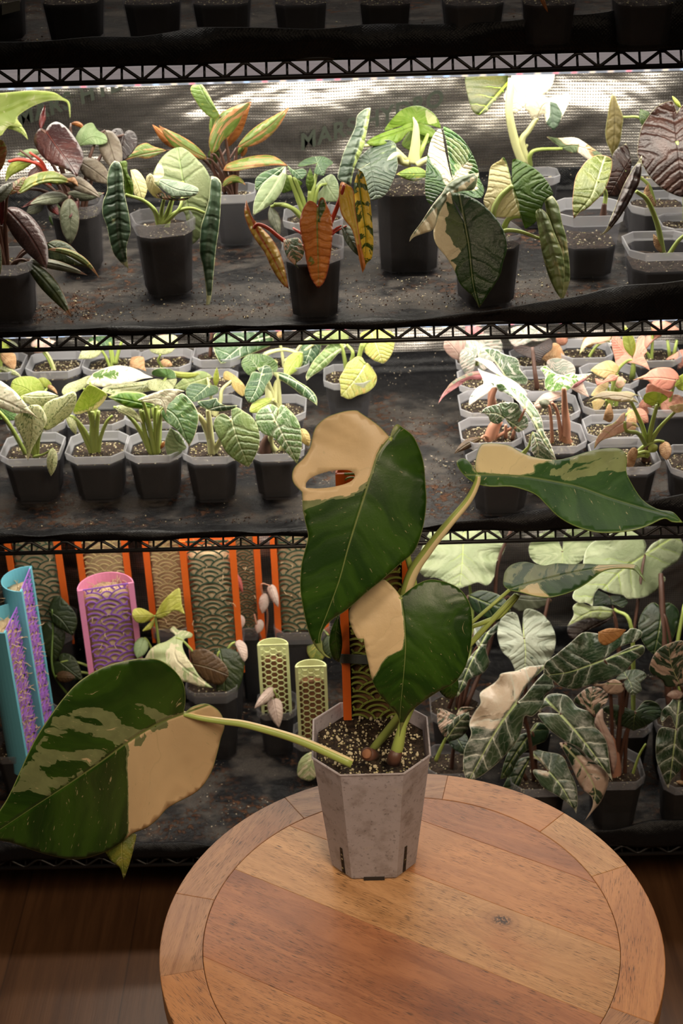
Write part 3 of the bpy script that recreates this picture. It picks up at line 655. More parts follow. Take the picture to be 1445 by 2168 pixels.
# ---------------------------------------------------------------- half-round moss poles with a printed lattice
def ribbon(b,pts,o,ex,ez,ey,wd,th,mi=0):
    """flat bar following 2D points (x,z) in the pole's front plane"""
    k=len(pts); vs=[]
    for i in range(k):
        d=np.array(pts[min(i+1,k-1)])-np.array(pts[max(i-1,0)]); d=d/(np.hypot(*d)+1e-9); nn_=np.array([-d[1],d[0]])*wd/2
        for s1,s2 in ((-1,0),(1,0),(1,1),(-1,1)):
            q=np.array(pts[i])+nn_*s1; vs.append(o+ex*q[0]+ez*q[1]+ey*th*s2)
    fs=[(i*4+j,i*4+(j+1)%4,i*4+4+(j+1)%4,i*4+4+j) for i in range(k-1) for j in range(4)]+[(3,2,1,0),(k*4-4,k*4-3,k*4-2,k*4-1)]
    b.add(vs,fs)
def moss_pole(pl,base,w,H,yaw,shell,lat,moss='moss',pattern='wave',lean=(0,0),depth=.5,rail=.009,bar=.0016,cell=.0125,mtop=.93,tuft=14,name='moss_pole',tilt=0.,fluff=0):
    """base: centre of the front face at soil level"""
    par=empty(name,base); par.parent=pl.root; par.location=Vector([float(x) for x in base])-pl.root.location
    o=np.array([float(x) for x in base])-np.array([0,0,.02]); ca,sa=math.cos(yaw),math.sin(yaw)
    ex=np.array([ca,sa,0]); ez=np.array([lean[0],lean[1],1.]); ez/=np.linalg.norm(ez); ey=np.array([-sa,ca,0]); H=H+.02; R=w/2; T=.0016
    if pattern=='wave': cell=.29*w; bar=.022*w
    Q=lambda x,y,z: o+ex*x+ey*y+ez*z
    b=MB(); n=22; rings=[]
    for r in (R,R-T):
        for z in (0,H):
            rings.append([Q(-r*math.cos(t),max(0,depth*2*r*math.sin(t)),z) for t in np.linspace(0,math.pi,n)])
    vs=[v for g in rings for v in g]; fs=[]
    for j in range(n-1):
        fs+=[(j,j+1,n+j+1,n+j),(2*n+j,3*n+j,3*n+j+1,2*n+j+1),(n+j,n+j+1,3*n+j+1,3*n+j)]
    b.add(vs,fs)
    for sx in (-1,1):
        x0,x1=sorted((sx*R,sx*(R-rail))); q=[Q(x0,-.001,0),Q(x1,-.001,0),Q(x1,.002,0),Q(x0,.002,0),Q(x0,-.001,H),Q(x1,-.001,H),Q(x1,.002,H),Q(x0,.002,H)]
        b.add(q,[(0,3,2,1),(4,5,6,7),(0,1,5,4),(1,2,6,5),(2,3,7,6),(3,0,4,7)])
    b.build('pole_shell',M['pla_'+shell],par,False)
    b=MB(); W=R-rail; r=cell
    if pattern=='wave':
        rows=int(H/(r/2))+2
        for j in range(rows,-1,-1):
            cz=j*r*.58; off=(j%2)*r
            for k in range(-int(W/r)-2,int(W/r)+3):
                cx=k*2*r+off
                if abs(cx)>W+r: continue
                cov=[(cx-r,cz-r*.58),(cx+r,cz-r*.58),(cx,cz-r*1.16)]
                for f in (1.,.68,.36):
                    run=[]
                    for t in np.linspace(0,math.pi,15):
                        x,z=cx+r*f*math.cos(t),cz+r*f*math.sin(t)
                        ok=abs(x)<=W and 0<=z<=H-.002 and all(math.hypot(x-a,z-c)>=r*.985 for a,c in cov)
                        if ok: run.append((x,z))
                        if (not ok or t>3.14) and len(run)>1: ribbon(b,run,o,ex,ez,ey,bar,.0016); run=[]
                        elif not ok: run=[]
    else:
        a=cell
        rows=int(H/(a*math.sqrt(3)/2))+2
        for i in range(-int(W/(1.5*a))-1,int(W/(1.5*a))+2):
            for j in range(rows):
                cx=i*1.5*a; cz=j*math.sqrt(3)*a+(i%2)*math.sqrt(3)/2*a
                vt=[(cx+a*math.cos(math.radians(60*q)),cz+a*math.sin(math.radians(60*q))) for q in range(6)]
                for e in range(3):
                    p,q=np.array(vt[e]),np.array(vt[e+1])
                    if max(abs(p[0]),abs(q[0]))>W+a*.6: continue
                    p=np.clip(p,[-W,0],[W,H-.002]); q=np.clip(q,[-W,0],[W,H-.002])
                    if np.hypot(*(p-q))>a*.2: ribbon(b,[p,q],o,ex,ez,ey,bar,.0016)
    ribbon(b,[(-W,H-.001),(W,H-.001)],o,ex,ez,ey,.0022,.0016)
    b.build('lattice',M['pla_'+lat],par,False)
    # moss column
    b=MB(); K=46; n=20; vs=[]
    for k in range(K):
        z=.004+(H*mtop-.004)*k/(K-1)
        for j in range(n):
            t=2*math.pi*j/n; x=(R-rail*.6)*.95*math.cos(t); y=depth*2*R*.42+depth*2*R*.46*math.sin(t); y=max(y,.0032)
            d=(RNG.rand()-.5)*.004; top=.0 if k<K-3 else -(k-K+3)*.25
            vs.append(Q(x*(1+top*.5)+d*.6,max(y+d*.5,.0028),z+d))
    fs=[(k*n+j,k*n+(j+1)%n,k*n+n+(j+1)%n,k*n+n+j) for k in range(K-1) for j in range(n)]+[tuple(range((K-1)*n,K*n)),tuple(range(n))[::-1]]
    b.add(vs,fs)
    def strand(p,d,L,rr=.0006):
        q=[p]; 
        for _ in range(4):
            d=d+RNG.randn(3)*.55; d/=np.linalg.norm(d); q.append(q[-1]+d*L/4)
        b.tube(q,[rr*1.3,rr,rr,rr*.8,rr*.5],4,cap=False)
    for _ in range(tuft): strand(Q((RNG.rand()-.5)*R*1.2,R*depth*(.3+1.1*RNG.rand()),H*mtop-.004),np.array([0,0,1.])+RNG.randn(3)*.5,.012+.02*RNG.rand())
    for _ in range(fluff): strand(Q((RNG.rand()-.5)*W*1.9,.002,H*.1+RNG.rand()*H*.8),-ey+RNG.randn(3)*.7,.008+.010*RNG.rand(),.0007)
    b.build('moss',M[moss],par)
    return par,Q
# ---------------------------------------------------------------- hero plant
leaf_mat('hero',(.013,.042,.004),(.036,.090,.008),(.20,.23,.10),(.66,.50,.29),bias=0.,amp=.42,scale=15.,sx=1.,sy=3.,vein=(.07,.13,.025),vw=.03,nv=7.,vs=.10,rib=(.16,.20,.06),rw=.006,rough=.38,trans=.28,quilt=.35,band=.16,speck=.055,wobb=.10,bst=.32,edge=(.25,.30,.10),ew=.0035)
leaf_mat('herolit',(.022,.072,.014),(.050,.125,.026),(.26,.31,.13),(.74,.63,.36),bias=0.,amp=.42,scale=15.,sx=1.,sy=3.,vein=(.09,.16,.04),vw=.03,nv=7.,vs=.10,rib=(.14,.20,.06),rw=.006,rough=.42,trans=.28,quilt=.3,band=.16,speck=.055,wobb=.10,bst=.3,edge=(.20,.30,.07),ew=.0035)  # lighter copy of hero, LED sheen on the right-hand leaves put into the colours
def stripe_stalk(pl,pts,r0_,r1_,flip=0,name='stalk',half=4):
    q=cr(pts,7); b=MB(); n=10; k=len(q); b.tube(q,[r0_+(r1_-r0_)*i/(k-1) for i in range(k)],n)
    for f in range((k-1)*n): b.mi[f]=1 if ((f%n)+flip)%n<half else 0
    return b.build(name,[M['stem_green'],M['stem_cream']],pl.root)
M['stem_cream']=simple('cream_stalk',(.66,.54,.30),.4,bs=90,var=.12)
def hero():
    loc,w=place(787,1640,258,.156,-1)
    p=Plant('tall variegated plant with big green and cream leaves in frosted pot on the table',None,'potted plant','variegated_plant',loc); p.r=.0040
    p.pot(w,.156,mat='pot_hero',tap=.74,rim=.012,fill=.90,rot=math.radians(0),soil='soil',grit=330,ch=.235,rimout=.0012,body_gap=.004)
    return p
H=hero(); HY=H.Y0; zs_=H.S[2]
# moss pole: front face starts at the orange strip
a=G(727,1525,zs_); hw=.0365; H0=P(712,1003,a[1])[2]-zs_
par,Q=moss_pole(H,(a[0]+hw,a[1],zs_),2*hw,H0,0.,'orange','olive','moss_dark',cell=.0135,bar=.0017,rail=.0088,mtop=.80)
z0=P(712,1392,a[1]-.002)[2]; b=MB(); ring=[(a[0]+hw-(hw+.002)*math.cos(t),a[1]+max(-.0035,(hw+.003)*math.sin(t))) for t in np.linspace(0,math.pi,20)]
ring=[(a[0]-.001,a[1]-.0035)]+ring+[(a[0]+2*hw+.001,a[1]-.0035)]
K=len(ring); vs=[(x,y,z0+dz-.006*(x-a[0])/.07) for dz in (-.0055,.0055) for x,y in ring]; b.add(vs,[(i,(i+1)%K,K+(i+1)%K,K+i) for i in range(K)])
o=b.build('strap',M['strap'],par,False); s_=o.modifiers.new('s','SOLIDIFY'); s_.thickness=.0012
# leaves
L1=[(825,926,1),(801,901),(764,875),(753,869),(728,871),(694,882),(672,899),(663,917),(656,947),(643,969),(624,988),(618,1006),(622,1024),(639,1042,1),(640,1061),(641,1080),(646,1106),(652,1135),(645,1165),(638,1194),(635,1239),(639,1275),(648,1320),(659,1353),(672,1375),(689,1390),(700,1394,1),(685,1381),(679,1357),(684,1334),(702,1312),(735,1290),(772,1257),(809,1227),(846,1194),(872,1172),(886,1146),(897,1106),(902,1061),(900,1025),(896,980),(886,947),(872,921),(853,906),(840,898),(831,908)]
M1=[(825,926),(801,958),(787,999),(772,1047),(753,1106),(735,1165),(717,1231),(691,1301),(674,1349),(684,1381),(700,1394)]
hole=crc([(647,1033,1),(648,1022),(661,1010),(691,999),(720,995),(742,997),(751,1008),(739,1021),(709,1030),(676,1034)],4)
H.T('hero',L1,M1,.012,-.062,lean=0.,fold=.012,tilt=.006,arch=-.012,holes=[hole],res=42,thick=.0009,st=[(868,1480,-.03),(882,1400,-.012),(878,1250,.016),(850,1130,.022),(832,1000,.02)],pbase=-.42,psoft=9,r=.0035,
  patches=[([(790,990),(775,1041),(739,1058),(702,1061),(665,1078),(654,1092),(646,1112),(600,1112),(600,1030),(740,1000)],.06),([(845,890),(826,926),(801,960),(785,1002),(779,1019),(757,1030),(740,1046),(700,1050),(655,1052),(600,1060),(580,850),(800,840)],.5)])
L2=[(848,1263,1),(835,1246),(818,1230),(809,1228),(787,1242),(761,1264),(741,1288),(738,1309),(746,1334),(757,1353),(766,1360),(769,1352),(772,1371),(779,1404),(787,1438),(801,1467),(823,1493),(838,1508),(845,1530),(845,1560,1),(852,1537),(868,1508),(894,1486),(927,1464),(956,1449),(971,1434),(986,1408),(995,1371),(999,1331),(997,1294),(989,1268),(971,1246),(945,1233),(912,1227),(886,1235),(864,1250)]
M2=[(848,1264),(855,1312),(858,1357),(857,1390),(855,1416),(851,1460),(847,1504),(845,1558)]
H.T('hero',L2,M2,-.030,-.058,lean=0.,fold=.010,tilt=.004,arch=-.014,res=36,thick=.0009,st=[(852,1500,-.02),(852,1340,-.012)],pbase=-.44,psoft=6,r=.003,
  patches=[([(849,1255),(853,1300),(857,1345),(853,1373),(838,1382),(820,1390),(811,1401),(801,1418),(788,1440),(750,1445),(720,1350),(720,1220),(835,1200)],.55)])
L3=[(1010,1004,1),(1005,993),(1007,971),(1016,945),(1030,939),(1058,940),(1080,945),(1101,957),(1130,968),(1176,974),(1208,968),(1251,955),(1297,949),(1318,955),(1326,971),(1325,996),(1333,1018),(1358,1057),(1390,1078),(1418,1083),(1429,1089),(1444,1106,1),(1422,1105),(1404,1098),(1368,1114),(1333,1124),(1279,1128),(1244,1123),(1208,1110),(1179,1092),(1158,1071),(1137,1050),(1115,1039),(1080,1030),(1037,1030),(1005,1023),(983,1007),(969,989),(967,977),(980,971),(994,980)]
M3=[(1010,1006),(1033,1006),(1072,1007),(1115,1010),(1179,1021),(1229,1032),(1286,1053),(1358,1075),(1408,1089),(1444,1106)]
H.T('herolit',L3,M3,.030,-.02,lean=.0006,fold=-.006,tilt=.0,arch=.004,res=42,thick=.0009,st=0,pbase=-.40,psoft=5,
  patches=[([(1120,960),(1340,940),(1340,1006),(1290,1000),(1240,1015),(1200,1022),(1160,1012),(1160,990)],.07),([(1000,1000),(995,935),(1110,940),(1178,976),(1160,980),(1128,990),(1137,1003),(1100,1008),(1033,1004)],.55),([(1125,992),(1150,980),(1180,970),(1215,972),(1185,985),(1150,1000)],-.40),([(1240,1030),(1290,998),(1320,1000),(1335,1020),(1370,1070),(1300,1040)],-.12)])
L4=[(1078,1250,1),(1066,1240),(1065,1228),(1069,1210),(1083,1196),(1108,1190),(1130,1194),(1151,1198),(1179,1193),(1208,1195),(1244,1194),(1272,1196),(1315,1195),(1343,1196),(1352,1203),(1365,1231,1),(1352,1216),(1337,1205),(1300,1204),(1275,1210),(1255,1224),(1236,1238),(1208,1253),(1179,1262),(1158,1265),(1130,1262),(1101,1254)]
M4=[(1078,1249),(1110,1238),(1150,1228),(1208,1214),(1272,1203),(1320,1199),(1348,1203),(1365,1231)]
H.T('herolit',L4,M4,.055,.020,lean=.0009,fold=.004,tilt=.0,arch=.004,res=30,thick=.0009,st=[(1077,1275,.055),(1060,1302,.052),(1020,1319,.045),(960,1345,.02),(880,1420,.0)],r=.0026,pbase=.02,psoft=5,
  patches=[([(1095,1262),(1110,1245),(1135,1241),(1150,1252),(1163,1270),(1120,1275)],.5),([(1255,1206),(1272,1194),(1345,1190),(1342,1202),(1295,1207)],.5),([(1140,1238),(1230,1225),(1255,1228),(1200,1262),(1165,1264)],-.35)])
L5=[(388,1510,1),(392,1481),(388,1447),(368,1418),(339,1398),(310,1394),(271,1398),(218,1413),(169,1442),(136,1476),(107,1515),(73,1568),(48,1621),(19,1684),(0,1715),(-18,1745),(-30,1772,1),(0,1779),(29,1785),(73,1801),(116,1813),(160,1819),(194,1813),(228,1801),(257,1784),(281,1764),(310,1752),(334,1733),(358,1708),(417,1675),(446,1636),(460,1592),(467,1563),(475,1536),(467,1510),(450,1495),(431,1490),(407,1497),(395,1506)]
M5=[(388,1510),(339,1529),(281,1563),(208,1616),(136,1665),(63,1713),(0,1755),(-30,1771)]
H.T('hero',L5,M5,-.03,-.115,lean=0.,fold=.008,tilt=-.016,arch=-.006,res=46,thick=.0009,st=0,pbase=-.42,psoft=6,
  patches=[([(185,1490),(240,1474),(310,1488),(375,1518),(339,1532),(281,1566),(208,1619),(136,1668),(60,1716),(0,1720),(50,1610),(105,1515)],.06),([(395,1505),(380,1512),(340,1530),(315,1542),(290,1560),(273,1572),(268,1600),(270,1660),(271,1700),(270,1765),(255,1792),(300,1810),(500,1700),(500,1470),(400,1480)],.55),
  ([(325,1540),(362,1526),(360,1540),(330,1552),(312,1562),(300,1582),(285,1582),(272,1610),(268,1585),(290,1562)],.05),([(250,1508),(300,1513),(335,1536),(300,1541),(262,1532)],-.42),([(88,1580),(120,1561),(180,1559),(240,1575),(235,1587),(190,1581),(130,1584)],-.42),([(92,1628),(150,1611),(182,1615),(150,1642),(112,1642)],-.42),([(-40,1790),(0,1692),(60,1672),(105,1688),(60,1718),(0,1760)],-.25),([(200,1490),(230,1480),(300,1500),(250,1505)],-.35)])
stripe_stalk(H,[P(745,1617,HY-.052),P(660,1578,HY-.04),P(600,1556,HY-.033),P(520,1534,HY-.028),P(470,1527,HY-.026),P(425,1520,HY-.026),P(388,1511,HY-.028)],.0050,.0028,1)
stripe_stalk(H,[P(838,1500,HY+.0),P(846,1330,HY+.004),P(868,1225,HY+.008),P(905,1165,HY+.013),P(950,1108,HY+.02),P(990,1060,HY+.026),P(1008,1025,HY+.029),P(1012,1007,HY+.030)],.0072,.0026,6,half=4)
MB().tube([P(832,1612,HY-.045),P(842,1580,HY-.044),P(852,1535,HY-.040),P(875,1490,HY-.03),P(895,1440,HY-.02)],[.006,.0062,.0045,.003,.001],10).build('stem',M['stem_green'],H.root)
MB().tube([P(832,1614,HY-.046),P(836,1600,HY-.046),P(840,1588,HY-.0455)],[.0075,.0072,.0055],10).build('leaf_sheath',M['stem_brown'],H.root)
b=MB(); c0,c1=P(792,1600,HY-.040),P(776,1596,HY-.052); b.tube([c0,c1],[.0062,.0068],16); b.build('cut_stump',M['stem_brown'],H.root)
MB().tube([c1,c1+(c1-c0)*.10],[.0058,.0040],16).build('cut_face',M['bark'],H.root)
leaf_mat('heroyellow',(.10,.13,.02),(.20,.19,.03),(.25,.24,.09),(.42,.36,.09),bias=-.05,amp=.5,scale=8,sx=1,sy=3,rib=(.3,.28,.08),rough=.4,trans=.2,quilt=.2,nv=6)
H.T('heroyellow',[(252,1770,1),(228,1790),(222,1805),(238,1825),(254,1838),(262,1863,1),(275,1825),(284,1790),(286,1765)],[(258,1772),(258,1810),(262,1862)],-.05,-.06,res=14,st=0)
H.K([(440,1524,-.02),(388,1530,-.012),(330,1620,-.015),(270,1720,-.03),(258,1775,-.05)],.0016)
H.T('hero',[(965,1425,1),(945,1445),(929,1460),(945,1478),(958,1479,1),(966,1470),(970,1450)],[(966,1428),(955,1450),(956,1478)],-.0,-.005,res=10,pbase=-.3,st=[(870,1500,-.0),(940,1420,.0)],r=.0018)
H.T('hero',[(716,1300,1),(702,1330),(697,1362),(704,1392),(718,1402,1),(724,1360)],[(716,1302),(710,1350),(717,1400)],.035,.03,res=10,pbase=-.1,st=0)
H.K([(790,1540,.075),(745,1450,.075),(716,1380,.05),(714,1310,.036)],.0016)

def pot_marks():
    c=(H.root.location.x,H.root.location.y); z=H.root.location.z; w=H.w; tap=.74; h=H.h; ch=.235
    def pt(sx,t,dz,out):
        ww=w*tap+(w-.0024-w*tap)*(dz/h); hh=ww/2; q=hh-ww*ch
        a=np.array([sx*q,-hh]); b_=np.array([sx*hh,-q]); p_=a+(b_-a)*t; n_=np.array([sx,-1.])/math.sqrt(2); p_=p_+n_*out
        return (c[0]+p_[0],c[1]+p_[1],z+dz)
    for sx in (-1,1):
        b=MB(); vs=[]
        for o_ in (-.0006,.0005):
            vs+=[pt(sx,.30,.004,o_),pt(sx,.44,.004,o_),pt(sx,.40,.042,o_),pt(sx,.30,.042,o_)]
        b.add(vs,[(4,5,6,7),(0,3,2,1),(0,1,5,4),(1,2,6,5),(2,3,7,6),(3,0,4,7)]); b.build('drain_slot',M['soil_dark'],H.root,False)
    hb=w*tap/2; b=MB(); b.box((c[0]-.011,c[1]-hb-.0009,z-.0001),(c[0]+.011,c[1]-hb+.002,z+.0045)); b.build('drain_slot',M['soil_body'],H.root,False)
pot_marks()
# ---------------------------------------------------------------- leaf materials of the shelf plants
lm=leaf_mat
CR=(.74,.66,.44)
lm('darkheart',(.020,.006,.006),(.060,.020,.016),rough=.34,trans=.06,quilt=.15,rib=(.08,.02,.015),nv=9,coat=.12)
lm('purple',(.055,.028,.028),(.13,.075,.068),rough=.30,trans=.12,quilt=.12,nv=9,rib=(.22,.08,.07),vein=(.28,.15,.13),vs=.3)
lm('redleaf',(.06,.008,.008),(.12,.014,.012),rough=.3,trans=.15,quilt=.1)
lm('greyleaf',(.09,.10,.06),(.17,.18,.12),rough=.42,trans=.15,quilt=.12,nv=9,edge=(.22,.12,.08),ew=.006)
lm('greybrown',(.10,.075,.05),(.17,.14,.10),rough=.45,trans=.15,quilt=.12,nv=10)
lm('darkspeck',(.035,.055,.02),(.07,.09,.03),cream=(.30,.26,.05),bias=-.28,amp=.8,scale=16,sy=3,rough=.4,trans=.15,quilt=.15,nv=9,edge=(.25,.12,.05),ew=.006)
lm('yellowgreen',(.11,.15,.03),(.19,.22,.05),cream=(.42,.36,.07),bias=-.10,amp=.7,scale=12,sy=3,rough=.4,trans=.2,quilt=.2,nv=8,edge=(.42,.22,.10),ew=.008)
lm('lightgreen',(.24,.34,.15),(.34,.43,.22),rough=.4,trans=.3,quilt=.2,nv=7)
lm('peachgreen',(.34,.13,.05),(.40,.24,.09),cream=(.30,.32,.08),bias=-.05,amp=.6,rough=.4,trans=.2,nv=8)
lm('limebig',(.36,.46,.10),(.52,.60,.20),cream=(.70,.72,.40),bias=-.12,amp=.7,scale=9,rough=.4,trans=.4,quilt=.3,nv=6,edge=(.62,.70,.25),ew=.012)
lm('dragon',(.020,.046,.020),(.055,.095,.050),mid=(.16,.22,.11),cream=(.55,.55,.32),bias=-.32,amp=.6,scale=7,rough=.42,trans=.14,quilt=.7,nv=11,slope=.35,edge=(.45,.48,.28),ew=.006)
lm('dragongrey',(.038,.062,.040),(.085,.115,.075),mid=(.22,.28,.15),cream=(.36,.45,.14),bias=-.38,amp=.35,scale=7,rough=.42,trans=.12,quilt=.9,nv=8,slope=.4,vein=(.02,.04,.018),vw=.05,vs=.7,edge=(.42,.46,.30),ew=.008)
lm('paleback',(.22,.27,.13),(.33,.37,.20),cream=CR,bias=-.4,amp=.2,rough=.5,trans=.4,quilt=.7,nv=6,slope=.5,vein=(.30,.42,.16),vw=.04,vs=.8,rib=(.34,.46,.18))
lm('creamleaf',(.62,.58,.30),(.72,.66,.36),cream=(.30,.22,.05),bias=-.25,amp=.7,rough=.45,trans=.35,quilt=.3)
lm('greygreen',(.13,.20,.11),(.24,.32,.20),rough=.4,trans=.2,quilt=.3,nv=6,vein=(.42,.48,.34),vw=.04,vs=.8,rib=(.45,.5,.36),edge=(.5,.52,.3),ew=.01)
lm('limeback',(.08,.14,.018),(.16,.24,.035),rough=.4,trans=.45,quilt=.4,nv=6,slope=.5,vein=(.04,.07,.01),vw=.03,vs=.5,cream=CR,bias=-.42,amp=.15)
lm('limebright',(.20,.33,.04),(.32,.44,.09),rough=.4,trans=.55,quilt=.4,nv=6,vein=(.10,.18,.02),vw=.035,vs=.6,cream=(.62,.64,.35),bias=-.40,amp=.2)
lm('peachstripe',(.13,.20,.035),(.22,.28,.06),cream=(.58,.27,.11),bias=-.06,amp=.75,scale=5,sx=.35,sy=.28,rough=.38,trans=.35,quilt=.12,nv=9,rib=(.38,.22,.08),edge=(.5,.24,.09),ew=.008)
lm('orangeleaf',(.30,.10,.02),(.45,.17,.04),rough=.4,trans=.35,quilt=.15,nv=9)
lm('greenyellow',(.13,.22,.03),(.22,.32,.06),cream=(.42,.42,.06),bias=-.16,amp=.8,scale=8,rough=.38,trans=.35,quilt=.25,nv=8,edge=(.5,.42,.12),ew=.008)
lm('darkgreen',(.03,.06,.01),(.07,.11,.02),rough=.38,trans=.2,quilt=.3,nv=7)
lm('paleback2',(.22,.30,.14),(.36,.43,.24),rough=.48,trans=.35,quilt=.3,nv=7,vein=(.14,.20,.09),vw=.03,vs=.35,rib=(.46,.54,.30),rw=.03,edge=(.58,.62,.42),ew=.012)
lm('greenvein',(.02,.065,.018),(.05,.12,.03),rough=.36,trans=.25,quilt=.7,nv=5.5,vein=(.42,.52,.34),vw=.055,vs=.85,rib=(.42,.52,.34),rw=.02,edge=(.3,.42,.15),ew=.01)
lm('orangeprince',(.50,.17,.035),(.68,.28,.07),mid=(.24,.22,.04),cream=(.05,.11,.015),bias=-.38,amp=.35,scale=9,rough=.30,trans=.22,quilt=1.3,nv=10,slope=.25,rib=(.26,.28,.07),rw=.014,edge=(.50,.14,.07),ew=.02,coat=.15)
lm('yellow',(.68,.48,.07),(.78,.62,.16),rough=.32,trans=.3,quilt=.2,nv=8,edge=(.62,.24,.07),ew=.014,rib=(.7,.45,.1))
lm('yellowvar',(.66,.46,.04),(.78,.60,.10),cream=(.06,.10,.012),bias=-.07,amp=1.15,scale=14,sx=.8,sy=2.,soft=.01,rough=.32,trans=.25,quilt=.2,nv=9,rib=(.16,.2,.02))
lm('yellowdim',(.38,.24,.035),(.56,.38,.08),rough=.32,trans=.3,quilt=.9,nv=9,slope=.25,rib=(.40,.09,.02),rw=.02,edge=(.4,.14,.05),ew=.012,cream=(.10,.12,.02),bias=-.35,amp=.5)
lm('mottled',(.45,.24,.15),(.52,.34,.22),cream=(.06,.10,.035),bias=-.0,amp=.9,scale=11,rough=.4,trans=.2,quilt=.4,rib=(.25,.32,.14))
lm('mottleddark',(.03,.055,.02),(.07,.09,.04),cream=(.40,.22,.12),bias=-.22,amp=.9,scale=14,rough=.4,trans=.2,quilt=.3)
lm('albo',(.010,.035,.006),(.030,.075,.014),mid=(.075,.11,.025),cream=(.74,.63,.40),bias=0.,amp=.30,scale=8,rough=.36,trans=.16,quilt=.4,nv=5,slope=.6,vein=(.14,.18,.07),vw=.022,vs=.8,rib=(.20,.23,.10),rw=.012,band=.16,edge=(.10,.14,.05),ew=.004)
lm('alboquilt',(.03,.11,.02),(.08,.20,.03),mid=(.26,.34,.13),cream=(.80,.74,.54),bias=0.,amp=.55,scale=9,rough=.36,trans=.22,quilt=1.5,nv=8,slope=.4,band=.2,edge=(.10,.15,.06),ew=.008)
lm('albogrey',(.12,.16,.08),(.20,.24,.14),mid=(.26,.30,.18),cream=(.74,.64,.42),bias=0.,amp=.3,scale=7,rough=.42,trans=.22,quilt=.8,nv=7,slope=.5,band=.14,vein=(.08,.12,.06),vw=.03,vs=.5,edge=(.6,.55,.35),ew=.008)
lm('greenback',(.06,.14,.015),(.11,.20,.03),mid=(.3,.35,.12),cream=(.68,.62,.34),bias=0.,amp=.14,scale=7,rough=.42,trans=.5,quilt=1.,nv=7,slope=.5,vein=(.14,.22,.05),vw=.03,vs=.6,rib=(.28,.36,.10),rw=.02)
lm('streakgreen',(.09,.13,.035),(.18,.22,.08),mid=(.30,.30,.12),cream=(.52,.46,.22),bias=-.1,amp=.9,scale=6,sx=.5,sy=.35,rough=.38,trans=.22,quilt=.8,nv=8,slope=.4,edge=(.4,.42,.2),ew=.006)
lm('darklime',(.035,.05,.008),(.085,.085,.018),rough=.4,trans=.25,quilt=.3,nv=4,slope=.55,vein=(.32,.50,.03),vw=.05,vs=.95,rib=(.36,.55,.04),rw=.035)
lm('white',(.84,.78,.60),(.90,.85,.70),mid=(.5,.55,.4),cream=(.08,.13,.075),bias=0.,amp=.18,scale=7,rough=.42,trans=.5,quilt=.5,nv=6,slope=.5)
lm('whitepeach',(.80,.74,.60),(.86,.80,.66),mid=(.62,.40,.20),cream=(.20,.26,.13),bias=0.,amp=.4,scale=6,rough=.42,trans=.4,quilt=.4)
lm('limevein',(.11,.15,.025),(.22,.25,.06),rough=.34,trans=.32,quilt=.9,nv=4.6,slope=.5,vein=(.52,.58,.28),vw=.05,vs=.95,net=.35,rib=(.56,.62,.32),rw=.026,edge=(.52,.28,.14),ew=.014)
lm('brownvelvet',(.018,.007,.005),(.045,.018,.012),rough=.36,trans=.14,quilt=.8,nv=6,slope=.5,vein=(.14,.05,.03),vw=.03,vs=.5,edge=(.40,.38,.22),ew=.005)
lm('olivebrown',(.11,.085,.02),(.19,.15,.05),rough=.42,trans=.3,quilt=.4,nv=6,edge=(.34,.34,.15),ew=.012)
lm('speckle',(.58,.60,.33),(.70,.70,.44),cream=(.16,.25,.08),bias=-.17,amp=1.3,scale=30,sx=.8,sy=1.,soft=.03,rough=.42,trans=.45,quilt=.25,nv=7,edge=(.78,.74,.52),ew=.010)
lm('speckwhite',(.78,.74,.55),(.86,.82,.66),mid=(.3,.4,.14),cream=(.12,.22,.05),bias=-.25,amp=1.1,scale=26,soft=.02,band=.04,rough=.42,trans=.28,quilt=.2,nv=7,edge=(.84,.78,.58),ew=.010)
lm('specklime',(.36,.46,.08),(.52,.58,.16),mid=(.2,.3,.06),cream=(.74,.68,.38),bias=-.30,amp=.9,scale=24,soft=.03,rough=.42,trans=.4,quilt=.25,nv=7,edge=(.66,.66,.32),ew=.012)
lm('greenspeck',(.035,.10,.02),(.10,.19,.045),cream=(.46,.52,.26),bias=-.20,amp=.85,scale=30,rough=.36,trans=.22,quilt=.3,nv=6,rib=(.22,.30,.12),edge=(.70,.66,.42),ew=.012)
lm('limedark',(.06,.16,.01),(.16,.28,.03),rough=.38,trans=.5,quilt=.3,nv=6,edge=(.46,.5,.2),ew=.03)
lm('limeleaf',(.30,.36,.05),(.44,.48,.10),rough=.4,trans=.45,quilt=.3,nv=7,edge=(.56,.56,.22),ew=.015)
lm('greenveined',(.09,.16,.035),(.20,.28,.08),rough=.38,trans=.28,quilt=.9,nv=6.5,slope=.5,vein=(.40,.48,.24),vw=.05,vs=.75,net=.4,halo=.3,rib=(.46,.52,.28),rw=.02,edge=(.60,.60,.36),ew=.010)
lm('whitevein',(.06,.15,.03),(.14,.26,.06),rough=.36,trans=.26,quilt=.8,nv=6.5,slope=.5,vein=(.62,.68,.50),vw=.07,vs=.95,net=.6,halo=.55,rib=(.66,.70,.48),rw=.024,edge=(.42,.54,.22),ew=.014)
lm('darkvein',(.015,.055,.018),(.05,.11,.035),rough=.34,trans=.2,quilt=.7,nv=5.,slope=.5,vein=(.46,.54,.36),vw=.055,vs=.9,net=.2,rib=(.50,.58,.38),rw=.022,edge=(.52,.56,.28),ew=.012)
lm('palevein',(.26,.34,.12),(.38,.44,.18),rough=.4,trans=.4,quilt=.5,nv=5.5,slope=.5,vein=(.58,.62,.34),vw=.05,vs=.8,rib=(.62,.64,.38),rw=.02)
